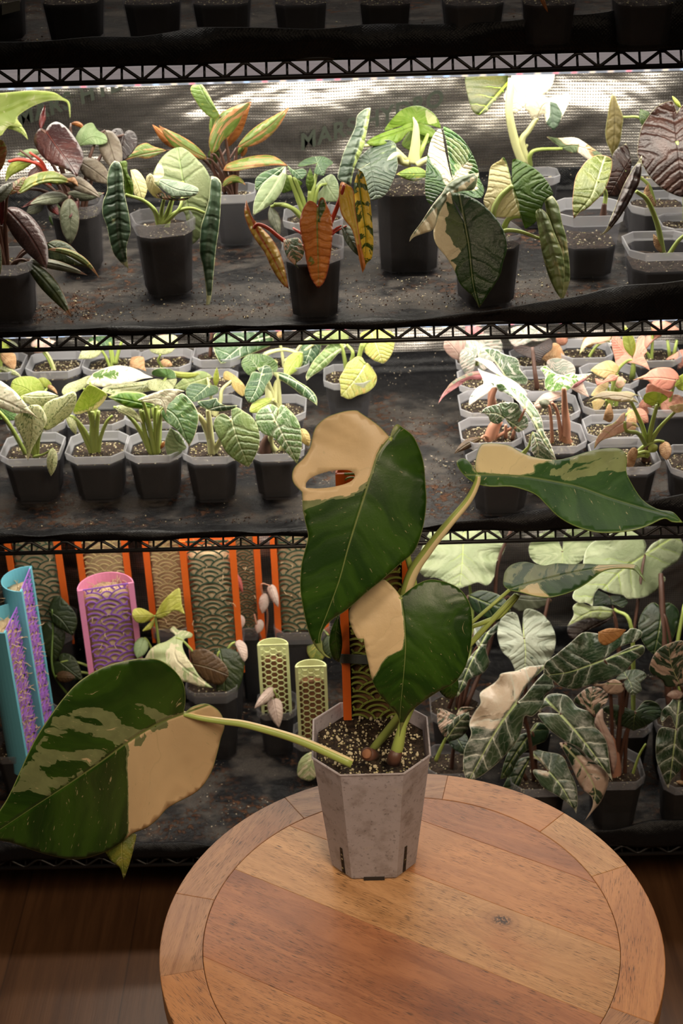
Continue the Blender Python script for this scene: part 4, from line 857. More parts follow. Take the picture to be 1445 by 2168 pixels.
lm('yellowvein',(.34,.37,.06),(.48,.46,.12),cream=(.64,.42,.12),bias=-.16,amp=.7,scale=6,rough=.38,trans=.35,quilt=.8,nv=6,slope=.5,vein=(.66,.66,.36),vw=.055,vs=.85,net=.3,rib=(.70,.70,.42),rw=.022,edge=(.66,.58,.24),ew=.014)
lm('yellowback',(.50,.36,.12),(.62,.50,.20),rough=.42,trans=.4,quilt=.3,nv=6)
lm('pollywhite',(.80,.70,.64),(.88,.81,.76),cream=(.07,.12,.06),bias=-.24,amp=.8,scale=9,rough=.38,trans=.25,quilt=.5,nv=5.,slope=.6,edge=(.9,.85,.75),ew=.006)
lm('pollygreen',(.025,.075,.02),(.08,.16,.05),cream=(.62,.60,.52),bias=-.12,amp=.75,scale=10,rough=.32,trans=.16,quilt=.8,nv=5.,slope=.6,vein=(.74,.76,.62),vw=.06,vs=.95,net=.35,halo=.45,rib=(.70,.76,.44),rw=.028,edge=(.80,.78,.66),ew=.014,coat=.2)
lm('pollygreen3',(.07,.22,.02),(.15,.34,.05),cream=(.80,.78,.62),bias=-.05,amp=.7,scale=8,rough=.32,trans=.3,quilt=.8,nv=5.,slope=.6,vein=(.86,.88,.62),vw=.08,vs=.95,net=.3,halo=.4,rib=(.8,.86,.5),rw=.04,edge=(.85,.85,.7),ew=.02)
lm('pollygrey',(.20,.24,.19),(.36,.36,.31),cream=(.62,.52,.46),bias=-.02,amp=.7,scale=7,rough=.4,trans=.3,quilt=.6,nv=5,vein=(.62,.62,.52),vw=.05,vs=.7,edge=(.7,.68,.6),ew=.010)
lm('pinkback',(.42,.15,.17),(.52,.24,.24),cream=(.60,.44,.40),bias=-.12,amp=.7,scale=5,rough=.42,trans=.3,quilt=.4,nv=6)
lm('pinkwhite',(.62,.42,.36),(.74,.58,.50),rough=.42,trans=.35,quilt=.3,nv=6,vein=(.8,.66,.58),vs=.4)
lm('blackleaf',(.012,.006,.006),(.03,.015,.012),rough=.4,trans=.1,quilt=.4)
lm('brownleaf',(.06,.032,.014),(.11,.06,.025),rough=.38,trans=.2,quilt=.3,nv=6,rib=(.18,.14,.05),edge=(.16,.09,.04),ew=.01)
lm('pinksyn',(.62,.26,.20),(.72,.38,.28),cream=(.50,.46,.16),bias=-.32,amp=.6,scale=6,rough=.44,trans=.35,quilt=.35,nv=6,rib=(.74,.44,.34),edge=(.68,.36,.22),ew=.008)
lm('peachsyn',(.62,.48,.22),(.74,.58,.34),cream=(.66,.36,.26),bias=-.14,amp=.6,scale=5,rough=.44,trans=.35,quilt=.3,nv=6,edge=(.62,.58,.24),ew=.014)
lm('peachpink',(.64,.40,.30),(.76,.54,.40),cream=(.60,.54,.24),bias=-.10,amp=.6,scale=5,rough=.44,trans=.35,quilt=.3,nv=6,edge=(.62,.56,.24),ew=.012)
lm('pinkdark',(.34,.13,.09),(.46,.22,.14),rough=.46,trans=.3,quilt=.3,nv=6)
lm('dryleaf',(.34,.18,.08),(.50,.32,.17),rough=.7,trans=.2,quilt=.8,nv=12,slope=.2)
lm('whitegreen',(.34,.40,.22),(.50,.55,.34),cream=(.16,.22,.14),bias=-.36,amp=.7,scale=5,rough=.38,trans=.35,quilt=1.0,nv=4.5,slope=.7,wobb=.9,vein=(.38,.50,.10),vw=.045,vs=1.,halo=.0,rib=(.58,.68,.26),rw=.018,edge=(.70,.74,.56),ew=.008)
lm('silverleaf',(.32,.36,.28),(.46,.50,.40),cream=(.07,.10,.07),bias=-.20,amp=.8,scale=6,rough=.38,trans=.25,quilt=.9,nv=6,slope=.7,vein=(.50,.56,.36),vw=.03,vs=.7,rib=(.56,.66,.26),rw=.016)
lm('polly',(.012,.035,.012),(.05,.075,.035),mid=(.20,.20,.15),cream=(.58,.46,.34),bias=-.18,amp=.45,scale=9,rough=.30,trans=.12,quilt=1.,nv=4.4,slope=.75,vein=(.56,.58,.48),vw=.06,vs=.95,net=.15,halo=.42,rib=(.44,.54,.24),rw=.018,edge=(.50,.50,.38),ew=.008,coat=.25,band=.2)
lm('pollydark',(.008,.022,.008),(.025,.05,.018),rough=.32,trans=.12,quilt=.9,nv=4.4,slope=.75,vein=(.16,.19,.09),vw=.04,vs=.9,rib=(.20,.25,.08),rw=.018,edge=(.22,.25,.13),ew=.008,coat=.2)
lm('pinkpolly',(.02,.045,.02),(.06,.085,.045),cream=(.56,.40,.31),bias=-.0,amp=.8,scale=6,rough=.32,trans=.15,quilt=.8,nv=4.4,slope=.7,vein=(.44,.42,.32),vw=.035,vs=.7,rib=(.44,.46,.24),rw=.016,edge=(.56,.44,.34),ew=.008)
lm('tanleaf',(.50,.24,.08),(.60,.32,.12),rough=.5,trans=.3,quilt=.3)
lm('limephilo',(.40,.40,.05),(.54,.52,.12),rough=.38,trans=.3,quilt=.3,nv=7)
lm('marble',(.30,.36,.16),(.40,.44,.22),cream=(.62,.56,.36),bias=-.02,amp=.8,scale=7,rough=.4,trans=.25,quilt=.25,nv=7)
lm('darkleaf',(.018,.030,.010),(.040,.055,.018),rough=.38,trans=.12,quilt=.4,nv=6,rib=(.10,.14,.04),vein=(.06,.09,.03),vw=.03,vs=.6)
lm('pinkwhite2',(.56,.42,.36),(.66,.52,.45),rough=.42,trans=.3,quilt=.3,nv=7)
lm('redpink',(.40,.09,.08),(.5,.14,.12),rough=.42,trans=.3)
# ---------------------------------------------------------------- pots of the top shelf
TOPG='pots along the front of the top shelf'
for k,(cx,w,lab,mt) in enumerate([(-22,135,'dark pot with a white label at the left end of the top shelf','pot_dark'),(140,150,'near black pot on the top shelf, second from the left','pot_dark'),(312,150,'dim pot with pale rim on the top shelf, third from the left','pot_clear'),(463,150,'dim pot with pale rim on the top shelf, fourth from the left','pot_clear'),(632,142,'brightest clear pot on the top shelf with mossy root mass','pot_clear'),(817,138,'dark smoky pot on the top shelf just right of the picture centre','pot_dark'),(1006,160,'clear edged pot on the top shelf, third from the right','pot_clear'),(1170,140,'dark pot on the top shelf with an orange leaf tip hanging before it','pot_dark'),(1375,150,'dark pot at the right end of the top shelf','pot_dark')]):
    p=pot_plant(lab,cx,-24,w*.93,.068,0,TOPG,mat=mt,grit=8,rot=.05*(-1)**k,fill=.72)
    x,y=p.root.location.x,p.root.location.y; zt=p.S[2]
    for q in range(1):   # foliage stands above the frame
        a=1.57+.3*(-1)**k; b=MB(); e=np.array([x+.035*math.cos(a),y+.03*math.sin(a)+.015,zt+.10]); p.stalk([p.S,np.array([x+.01*math.cos(a),y,zt+.05]),e])
        me=[]; 
        for i in range(9):
            u=i/8; wv=.022*math.sin(math.pi*min(1,u*1.05))**.7; c=e+np.array([math.cos(a)*.02*u,math.sin(a)*.02*u,.05*u]); n_=np.array([-math.sin(a),math.cos(a),0])
            me+=[c-n_*wv+np.array([0,0,.004]),c,c+n_*wv+np.array([0,0,.004])]
        b.add(me,[(i*3+j,i*3+j+1,i*3+j+4,i*3+j+3) for i in range(8) for j in (0,1)])
        o=b.build('leaf',M['stem_green'],p.root); s_=o.modifiers.new('s','SOLIDIFY'); s_.thickness=.0006
    if k==0:
        a=[P(4,8,p.Y0-.0405),P(42,0,p.Y0-.0405),P(42,22,p.Y0-.0400),P(4,32,p.Y0-.0400)]; o=MB().add(a,[(0,3,2,1)]).build('name_label',M['label'],p.root,False); s_=o.modifiers.new('s','SOLIDIFY'); s_.thickness=.0005; s_.offset=-1
    if k==7: p.T('orangeleaf',[(1140,-20,1),(1150,-5),(1155,8),(1160,28,1),(1150,14),(1143,0)],None,-.045,-.05,st=[(1148,-40)],r=.0012)
# ---------------------------------------------------------------- upper middle shelf
U=1
p=pot_plant('purple and green leaved plant in dim pot, left front of the upper middle shelf',-4,563,128,.085,U,stem='stem_brown',mat='pot_dark')
p.L('oval','purple',13,442,99,570,56,-.01,-.055,bend=-.06,fold=.008)
p.L('lance','darkspeck',55,553,151,672,34,-.02,-.045,bend=-.04)
p.L('lance','greyleaf',56,552,185,583,20,-.01,-.02,bend=-.04)
p.T('darkspeck',[(100,515,1),(118,508),(140,514),(160,530),(175,550),(188,567,1),(160,562),(130,556),(105,548)],None,.02,.0)
p.L('lance','yellowgreen',100,528,211,590,14,.0,-.02,bend=-.14)
p.L('lance','redleaf',3,478,9,398,15,.0,.01)
p.T('peachgreen',[(-20,380,1),(-25,330),(-10,300),(5,297),(14,315),(12,335),(2,360)],None,.0,-.01)
p.L('oval','darkspeck',-12,500,-2,590,22,-.03,-.05)
p.L('oval','greyleaf',-15,430,28,385,26,-.01,.0); p.L('lance','peachgreen',18,412,55,373,20,.0,.02)
p=pot_plant('glossy near black heart leaved plant at the back left of the upper middle shelf',150,440,112,.10,U,stem='stem_brown',mat='pot_dark')
p.T('darkheart',[(97,276,1),(104,265),(118,258),(135,265),(153,284),(166,304),(176,325),(175,342),(168,359),(162,374,1),(153,366),(133,356),(108,346),(89,330),(77,313),(72,298),(76,282),(87,271)],[(97,277),(120,310),(145,345),(162,373)],-.01,-.05,fold=.016)
p.L('lance','redleaf',86,273,95,222,13,.0,.02)
p.T('yellowgreen',[(37,411,1),(40,398),(55,378),(80,366),(110,362),(128,368),(143,377),(158,376),(169,399,1),(150,386),(125,391),(100,388),(75,394),(50,408)],[(38,410),(80,385),(130,380),(169,398)],-.055,-.04,fold=.006)
p.L('lance','greyleaf',145,418,62,433,28,-.03,-.06,bend=.06)
p.L('oval','greyleaf',146,420,149,520,40,-.05,-.07)
p.L('lance','greybrown',165,340,238,392,44,.01,-.02,bend=-.03); p.L('lance','greybrown',118,372,215,420,30,-.03,-.05,bend=-.05)
p.L('lance','greyleaf',142,408,221,408,24,-.02,-.03,bend=.08)
p.T('lightgreen',[(167,310,1),(160,292),(175,268),(195,260),(206,275),(222,285),(227,300),(215,306),(190,306)],[(167,308),(195,290),(225,298)],.03,.02)
p.L('oval','greybrown',222,276,250,365,46,.03,.0); p.L('heart','blackleaf',262,285,250,350,62,.045,.02)
p.L('lance','lightgreen',85,322,35,327,18,.02,.02); p.L('lance','limeleaf',70,345,12,385,26,.03,.02,bend=.2)
p.K([(105,395),(88,352),(45,338),(18,342)],.003,'stem_red'); p.K([(105,390),(90,345),(62,322)],.0025,'stem_red'); p.K([(100,380),(70,340),(42,318)],.002,'stem_brown')
p.L('lance','purple',60,380,92,350,22,.0,.0); p.L('lance','redleaf',100,425,125,456,20,-.03,-.05); p.L('oval','darkgreen',118,480,125,420,34,.0,.02)
p.L('lance','redleaf',165,425,147,462,16,-.04,-.06); p.L('oval','greyleaf',92,430,55,452,24,-.04,-.05); p.L('lance','redleaf',120,405,45,440,14,-.03,-.05)
p.L('lance','orangeleaf',150,262,180,278,10,.05,.04,bend=-.2)
p=pot_plant('pale lime plant reaching in from the left edge near the silver backdrop',-95,430,110,.09,U,stem='stem_green',r=.0028)
p.T('limebig',[(-80,215,1),(-30,198),(0,197),(35,194),(74,192),(112,195),(132,206),(147,217),(149,240),(148,252,1),(144,224),(136,214),(107,213),(78,221),(52,235),(36,250),(47,268),(22,266),(10,277),(0,288),(-40,300)],[(-80,240),(0,235),(60,212),(130,208),(148,250)],-.0,-.01,fold=.004,res=22)
p.L('lance','limebig',-10,268,60,297,18,.0,.0,bend=-.22)

p=pot_plant('plant with puckered green and cream leaves in dark pot left of the orange leaves',336,476,130,.106,U,mat='pot_dark',rot=.28,r=.0027,soil='soil_dark')
p.T('paleback',[(388,385,1),(350,395),(330,392),(324,380),(324,367),(333,348),(345,331),(362,317),(376,312),(387,313),(403,323),(420,340),(435,357),(445,380),(445,410),(436,440),(427,480),(424,500),(412,514),(400,521,1),(397,490),(392,455),(380,435)],[(388,385),(396,430),(404,480),(400,520)],.035,.02,fold=-.006,res=22,patches=[([(315,390),(330,345),(343,334),(346,350),(352,372),(336,388)],.5)],pbase=-.0,psoft=5)
p.T('dragon',[(243,340,1),(254,346),(260,367),(263,408),(272,450),(276,490),(268,520),(269,550),(272,569,1),(255,555),(241,537),(233,512),(226,478),(217,452),(219,425),(227,404),(227,377),(233,352)],[(247,343),(248,400),(250,450),(254,510),(272,568)],-.01,-.05,fold=.012,st=0,res=24,pbase=-.02,psoft=5,patches=[([(225,398),(247,390),(241,422),(238,440),(245,470),(234,476),(230,430)],.42)])
p.T('limeback',[(253,342,1),(268,342),(270,365),(282,390),(281,418,1),(266,413),(262,370)],None,-.004,.0,st=0)
p.T('creamleaf',[(276,360,1),(290,360),(305,378),(312,400),(302,428,1),(285,412),(280,385)],None,.03,.02,st=0)
p.T('dragon',[(447,373,1),(459,376),(468,390),(467,429),(464,475),(457,525),(453,566),(447,628),(440,649),(428,667),(415,670,1),(431,660),(437,628),(430,566),(423,535),(425,483),(434,452),(442,421),(444,398)],[(452,376),(452,420),(446,480),(440,550),(443,620),(416,669)],.0,-.05,fold=.010,st=0,res=26,pbase=-.08)
p.T('creamleaf',[(318,367,1),(310,374),(309,388),(316,406),(332,420),(348,414),(335,396),(325,385),(324,372)],None,-.03,-.03,st=0)
p.T('greygreen',[(336,382,1),(345,379),(375,384),(400,390),(418,398),(421,407,1),(410,415),(385,417),(365,417),(350,405),(338,395)],[(337,384),(375,402),(419,408)],-.03,-.045,st=0,tilt=-.006)
p.T('mottled',[(322,398,1),(345,407),(370,419),(392,419),(407,416,1),(390,424),(360,424),(335,418)],None,-.034,-.04,st=0)
p.K([(336,478,-.0),(326,445),(302,424),(266,412,-.01)],.0030); p.K([(338,478),(342,445),(347,422,-.03)],.0028); p.K([(341,478),(356,445),(364,420,-.03)],.0030); p.K([(342,478),(372,450),(404,441),(438,453,.0)],.0028); p.K([(338,476),(325,440),(285,416,.01)],.0022); p.K([(345,476),(380,440),(388,386,.035)],.0022)

p=pot_plant('plant with upright green and peach striped leaves in clear pot',492,413,94,.082,U,stem='stem_brown',r=.0020,grit=40)
for a in [('peachstripe',438,336,336,265,32,.0,-.03,-.05),('orangeleaf',384,316,322,263,22,.03,.02,-.04),('peachstripe',503,311,612,227,34,.01,-.0,.05),('orangeleaf',481,312,531,220,34,.03,.02,-.06),('darkgreen',448,352,455,296,24,.01,.0,.03),('orangeleaf',512,332,521,298,14,.02,.02,.0),('greenyellow',497,330,520,305,10,.02,.01,0),('peachstripe',471,396,520,392,18,-.02,-.03,-.30)]:
    p.L('lance',a[0],*a[1:8],bend=a[8],fold=.006)
p.T('peachstripe',[(447,326,1),(442,300),(450,270),(465,243),(485,230),(510,221),(533,215,1),(515,240),(505,262),(488,285),(470,300),(460,318)],[(448,325),(468,275),(495,245),(532,216)],-.01,-.02,fold=.008)
p.T('peachstripe',[(353,318,1),(325,310),(310,303),(292,309),(275,325),(252,341,1),(270,338),(290,333),(308,336),(325,332)],None,.01,-.01,st=[(445,350),(400,322)],r=.0015)
p.T('peachstripe',[(472,361,1),(480,348),(505,338),(545,329),(580,331),(609,351,1),(575,350),(530,356),(500,362)],None,-.015,-.03)
p.T('greenyellow',[(466,246,1),(452,252),(430,236),(415,215),(403,188),(418,172,1),(433,186),(455,225)],None,.0,.01); p.L('lance','greenyellow',449,292,454,225,16,.0,.01)
p.K([(476,408),(455,370),(447,326,-.01)],.0026); p.K([(485,408),(475,360),(500,313,.01)],.0020); p.K([(480,405),(462,350),(481,312,.02)],.002)

p=pot_plant('small green plant with pale undersides in clear pot behind the orange leaved pot',662,472,130,.072,U,r=.0030,stem='stem_green')
p.T('greenvein',[(603,352,1),(580,357),(555,366),(541,380),(540,402,1),(552,402),(568,388),(590,370)],None,.01,-.01,st=0)
p.T('paleback2',[(604,352,1),(605,375),(598,400),(588,418),(570,435),(550,448),(535,457,1),(537,430),(546,405),(560,385),(578,371),(590,372)],[(603,354),(578,398),(536,456)],-.015,-.04,fold=.005,st=0)
p.T('greenvein',[(608,350,1),(622,360),(640,357),(649,366),(640,379,1),(628,378),(616,368)],None,-.0,-.02,st=0)
p.T('limeback',[(598,366,1),(622,376),(640,388),(622,401),(600,409,1),(590,400)],None,.01,.0,st=0)
p.T('greenvein',[(672,345,1),(640,352),(630,350),(645,338),(665,332),(685,332),(700,340),(704,346),(692,355),(685,372,1),(665,366)],None,.02,.0,st=0)
p.T('paleback2',[(690,388,1),(668,398),(675,385),(700,369),(713,382),(717,400),(715,427,1),(690,427),(668,420)],None,.02,.01,st=0)
p.L('lance','greyleaf',572,438,592,500,24,-.01,-.03)
p.L('lance','limeback',656,408,656,355,17,.0,.005,st=0); p.K([(654,462),(656,440),(656,404)],.0055,r2=.003)
p.K([(648,465),(628,415),(612,372,-.0)],.0036); p.K([(652,465),(640,420),(622,375)],.0034); p.K([(645,468),(610,436),(580,432,-.01)],.0030); p.K([(656,465),(662,405),(673,348,.02)],.0032); p.K([(660,466),(672,400),(690,389,.02)],.0026)

p=pot_plant('plant with glossy orange and yellow variegated leaves in dark pot',661,535,134,.094,U,mat='pot_dark',stem='stem_red',r=.0021,grit=60,soil='soil_dark')
p.T('orangeprince',[(672,436,1),(666,429),(654,425),(645,435),(638,450),(634,472),(637,499),(643,524),(649,557),(658,589),(673,611,1),(687,595),(696,563),(701,528),(704,487),(701,456),(693,437),(686,420),(677,420)],[(672,436),(671,480),(673,550),(674,610)],-.035,-.06,fold=.004,res=26,pbase=0,psoft=4,st=[(668,500,-.02)],patches=[([(672,415),(688,415),(691,438),(683,455),(677,472),(671,472)],.62),([(648,538),(664,540),(672,562),(690,572),(692,600),(673,612),(652,585)],.36)])
p.T('yellow',[(727,386,1),(745,398),(750,418),(752,445),(759,487),(766,528),(773,561),(767,578,1),(760,549),(755,524),(745,487),(728,464),(720,445),(717,416),(720,388)],[(729,390),(740,430),(752,490),(766,570)],-.03,-.06,fold=-.006,st=0)
p.T('yellowvar',[(759,359,1),(768,366),(776,391),(783,425),(787,466),(790,508),(787,545),(776,557),(770,572,1),(766,528),(759,487),(752,445),(749,404),(752,379)],[(757,365),(765,430),(774,500),(771,570)],-.025,-.06,fold=.004,tilt=.005,st=0,res=24)
p.T('yellowdim',[(521,424,1),(527,441),(534,460),(554,483),(573,503),(589,528),(602,566),(611,612,1),(595,599),(575,568),(560,535),(541,508),(527,483),(517,451)],[(522,428),(545,490),(575,540),(610,611)],-.02,-.05,fold=.008,st=0,res=22)
p.T('mottled',[(600,508,1),(616,505),(633,505),(643,528),(639,547),(627,557),(632,568,1),(620,558),(608,545),(601,526)],[(606,509),(618,530),(631,567)],-.045,-.06,st=0)
p.T('mottleddark',[(722,476,1),(741,480),(753,497),(761,544,1),(745,530),(728,505)],None,-.03,-.05,st=0)
p.K([(650,525,-.0),(604,511,-.02),(568,484,-.03),(546,475,-.03),(537,482,-.025)],.0026); p.K([(672,525),(700,470,-.02),(717,428,-.03),(728,392,-.028)],.0030); p.K([(660,525),(640,497,-.01),(620,483)],.002); p.K([(680,525),(707,488,-.02),(722,478,-.028)],.0016); p.K([(678,528),(705,495,-.02),(733,478,-.028)],.0014)

p=pot_plant('big puckered grey green leaved plant in tall dark pot under the printed letters',866,378,152,.138,U,mat='pot_dark',tap=.84,rim=.05,stem='stem_pale',r=.0032,grit=20)
p.T('limebright',[(875,262,1),(845,268),(813,277),(833,248),(853,231),(878,224),(897,227),(918,241),(930,260),(933,272,1),(905,264)],[(875,262),(880,245),(885,226)],.04,.05,st=0,pbase=-.02,psoft=5,patches=[([(897,225),(925,245),(928,262),(905,268),(897,245)],.5)])
p.T('limebright',[(774,302,1),(789,291),(816,279),(845,270),(862,262),(880,258),(900,262),(922,279),(914,291),(890,284),(868,277),(845,300),(815,306),(787,309)],[(870,270),(820,288),(775,302)],.02,-.01,st=0)
p.T('limeback',[(868,275,1),(900,285),(916,292),(900,310),(880,330),(865,318),(850,305)],None,.045,.04,st=0)
p.T('dragongrey',[(784,228,1),(781,252),(775,283),(768,316),(752,350),(745,376),(743,394,1),(727,386),(715,378),(717,362),(727,324),(741,293),(752,268),(756,245),(772,231)],[(776,232),(764,285),(746,340),(737,390)],-.02,-.04,fold=.012,st=0,res=24,pbase=0,psoft=3,patches=[([(776,228),(792,220),(785,290),(755,360),(745,400),(735,398),(747,342),(765,285)],.62)])
p.T('dragongrey',[(783,345,1),(760,358),(748,350),(768,325),(789,310),(805,299),(818,296),(829,298),(838,308),(840,333),(841,354),(833,378),(822,403),(808,418),(787,425,1),(779,412),(768,387),(758,362)],[(783,348),(790,385),(797,422)],-.04,-.065,fold=.008,st=0,res=26,pbase=0,psoft=4,patches=[([(815,296),(832,297),(840,312),(824,335),(806,342),(788,350),(786,345),(800,325)],.33),([(783,402),(802,394),(812,415),(790,426)],.32)])
p.L('lance','greenyellow',905,368,838,369,30,-.03,-.05,st=0)
p.K([(876,345,.0),(879,310,-.0),(880,268,.0),(874,248,.0)],.0085,r2=.0008); p.K([(880,345),(895,310),(905,285,.02)],.0035,'stem_green'); p.K([(870,345),(848,340,-.0),(838,328,-.02),(812,350,-.035)],.0055); p.K([(882,350,-.01),(905,337,-.01),(935,335)],.0045); p.K([(862,340),(820,306,-.0),(764,309,-.02)],.0030)

p=pot_plant('large green and cream leaved plant in smoky pot on the upper middle shelf',1037,506,138,.097,U,mat='pot_dark',rot=.3,r=.0030,tap=.80,soil='soil_dark',rim=.06)
p.T('alboquilt',[(958,380,1),(950,340),(944,300),(938,268),(960,279),(980,296),(997,322),(1010,352),(1015,380),(1024,400),(1017,420),(985,415),(950,405),(934,407),(912,434,1),(902,422),(899,394),(901,360),(905,325),(912,297),(922,279),(934,276),(942,320),(952,365)],[(958,382),(940,405),(914,432)],.03,.01,st=0,res=28,fold=.004,pbase=-.33,psoft=4,patches=[([(944,280),(980,300),(996,322),(986,350),(962,362),(957,340)],.08),([(920,270),(936,272),(944,300),(953,350),(957,378),(945,398),(930,365),(912,345),(903,322),(910,290)],.55),([(962,366),(990,342),(1003,350),(985,376),(955,388)],.5),([(990,385),(1005,380),(1015,400),(1000,405)],.4)])
p.T('albogrey',[(1013,366,1),(994,369),(972,375),(948,389),(935,409),(915,434),(890,472),(870,499),(866,512,1),(876,502),(897,494),(918,484),(930,450),(952,415),(975,405),(1003,400)],[(1008,370),(965,395),(915,445),(868,508)],.0,-.05,fold=.008,st=0,res=24,pbase=-.2,psoft=4,patches=[([(1018,362),(985,402),(950,412),(925,450),(918,490),(866,516),(888,478),(922,440),(947,412),(978,390)],.5)])
p.T('greenback',[(1084,393,1),(1078,365),(1067,334),(1057,340),(1039,352),(1034,375),(1031,400),(1023,424),(1029,440),(1044,457),(1075,460),(1099,458),(1111,485,1),(1134,469),(1150,430),(1160,418),(1170,412),(1166,399),(1154,379),(1134,359),(1109,344),(1086,337),(1083,365)],[(1084,393),(1095,435),(1111,484)],.02,.0,fold=-.004,st=0,res=26,pbase=-.45,psoft=3,patches=[([(1060,330),(1074,350),(1084,393),(1098,430),(1101,462),(1040,462),(1015,430),(1030,345)],.5)])
p.T('streakgreen',[(1150,414,1),(1166,413),(1181,434),(1189,471),(1199,509),(1206,584),(1197,621),(1189,637,1),(1180,560),(1160,470)],None,.01,-.03,st=0)
p.T('streakgreen',[(1138,443,1),(1146,443),(1159,457),(1171,489),(1189,534),(1194,571),(1192,609),(1189,636,1),(1174,614),(1159,579),(1146,529),(1139,484),(1133,452)],[(1140,446),(1158,500),(1175,560),(1189,635)],-.015,-.05,fold=.008,st=0,res=24)
p.T('albo',[(984,474,1),(972,445),(955,412),(969,409),(989,415),(1009,424),(1029,440),(1047,459),(1059,476),(1069,499),(1072,529),(1064,556),(1057,584),(1034,621),(1014,652,1),(1002,629),(985,614),(972,599),(962,574),(945,546),(925,521),(917,499),(920,467),(930,434),(942,414),(953,407),(965,440)],[(984,476),(992,520),(997,570),(1003,612),(1014,651)],-.045,-.075,fold=.006,res=34,st=0,pbase=-.45,psoft=3,patches=[([(953,420),(984,474),(991,520),(975,534),(955,522),(935,490),(930,463),(945,450)],.07),([(955,403),(957,432),(944,427),(948,455),(937,463),(943,475),(940,492),(952,505),(958,522),(976,532),(966,545),(953,552),(967,560),(962,578),(925,580),(895,500),(910,430),(945,400)],.6)])
p.K([(1050,500),(1043,455,-.0),(1057,419,.01),(1084,393,.02)],.0042); p.K([(1060,500),(1077,463,-.0),(1109,458),(1140,466,.005)],.0036); p.K([(1062,503),(1068,489,-.02),(1099,490,-.02),(1141,505,-.015)],.0030)

p=pot_plant('plant with white upright leaves in clear pot against the silver backdrop',1146,376,84,.078,U,stem='stem_pale',r=.0040,grit=16,soil='soil_dark')
p.T('darklime',[(1080,168,1),(1060,150),(1000,150),(984,165),(990,205),(1000,235),(1014,244,1),(1030,236),(1045,216),(1065,196)],[(1079,170),(1048,205),(1013,243)],.03,.0,st=0,res=18)
p.T('white',[(1082,175,1),(1085,155),(1120,145),(1170,150),(1166,185),(1140,207),(1111,224),(1096,237),(1088,241,1),(1077,234),(1070,216),(1066,202)],None,.02,.0,st=0,pbase=-.5)
p.T('white',[(1137,250,1),(1126,252),(1120,240),(1111,225),(1136,204),(1147,201),(1159,207),(1180,203),(1203,199),(1205,212),(1197,233),(1187,252),(1180,266),(1172,276,1),(1157,262),(1150,241)],[(1138,248),(1150,222),(1165,225),(1172,274)],.0,-.02,st=0,res=22,pbase=-.5,psoft=3,patches=[([(1163,214),(1178,219),(1190,240),(1186,256),(1173,282),(1153,264),(1163,245)],.5)])
p.T('whitepeach',[(1190,315,1),(1167,298),(1157,289),(1180,292),(1215,291),(1236,301),(1260,318),(1275,330),(1250,340),(1223,323),(1209,324)],[(1190,312),(1215,308),(1260,322)],-.01,-.03,st=0,pbase=-.3,psoft=4,patches=[([(1238,295),(1290,320),(1262,345),(1235,315)],.09),([(1155,285),(1180,292),(1200,308),(1225,305),(1222,325),(1190,318)],.5)])
p.K([(1108,348),(1090,300,.0),(1077,235,.0),(1082,165,.01)],.0062,r2=.005); p.K([(1118,350),(1104,300,-.0),(1119,276,.0),(1137,249,.0)],.0050); p.K([(1122,352),(1122,328,-.01),(1138,317,-.01),(1190,315,-.01)],.0032,'stem_green'); p.K([(1120,350),(1106,330),(1116,306),(1108,318)],.0022); p.K([(1112,345),(1098,315),(1100,295)],.0055,r2=.002)

p=pot_plant('dark leaved plant in rear clear pot at the far right, third pot back',1375,378,100,.08,U,stem='stem_green')
p.T('olivebrown',[(1299,196,1),(1307,218),(1318,246),(1316,270),(1312,299),(1300,324),(1295,331,1),(1290,316),(1283,299),(1281,277),(1286,243),(1292,207)],[(1299,198),(1302,250),(1300,300),(1296,330)],.0,-.02,st=0,tilt=.004)
p.K([(1375,345),(1372,280),(1353,250),(1318,248,.0)],.0024); p.T('darkgreen',[(1354,231,1),(1364,234),(1374,239),(1368,252),(1358,266,1),(1352,250)],None,-.01,-.02,st=0)
p=pot_plant('clear pot with short stalk and curled dry sheath beside the big brown leaf',1404,440,130,.072,U,stem='stem_green',soil='soil_dark')
p.T('brownvelvet',[(1307,417,1),(1279,411),(1290,371),(1296,329),(1307,314),(1318,309),(1324,303,1),(1331,318),(1336,341),(1333,365),(1316,402)],[(1322,356),(1305,385),(1290,412)],-.01,.0,st=0); p.K([(1385,430),(1372,392),(1345,370),(1322,362,-.01)],.0024); p.L('lance','dryleaf',1388,436,1372,388,18,-.02,-.02,bend=-.2,st=0)
p=pot_plant('clear pot at the right edge holding the large wrinkled brown leaf',1462,484,112,.064,U,stem='stem_green',r=.003)
p.T('brownvelvet',[(1432,240,1),(1424,216),(1409,216),(1388,227),(1371,248),(1358,269),(1351,297),(1349,328),(1360,350),(1377,377),(1402,400),(1430,414),(1448,418,1),(1480,390),(1500,320),(1480,240),(1450,222),(1438,230)],[(1432,299),(1438,350),(1447,416)],.01,-.02,fold=.010,st=0,res=26); p.K([(1450,470),(1447,390,-.0),(1432,299,.01)],.0030); p.L('lance','limeleaf',1440,228,1422,203,9,.0,.0,st=0)
p=pot_plant('clear pot with one pale veined green leaf, right of the large cream plant',1256,458,140,.093,U,stem='stem_green',soil='soil_dark',fill=.50,r=.0035)
p.T('limevein',[(1272,328,1),(1260,329),(1243,339),(1229,356),(1218,375),(1213,403),(1211,434),(1214,463,1),(1227,450),(1243,441),(1260,425),(1275,410),(1287,384),(1293,362),(1295,343),(1290,333)],[(1263,384),(1250,418),(1215,461)],-.03,-.055,fold=.006,st=0,res=24); p.K([(1275,468),(1278,440),(1281,408,-.0),(1264,384,-.028)],.0032)
p.K([(1273,470),(1276,455),(1279,430)],.0055,'stem_brown',name='leaf_sheath',r2=.003)
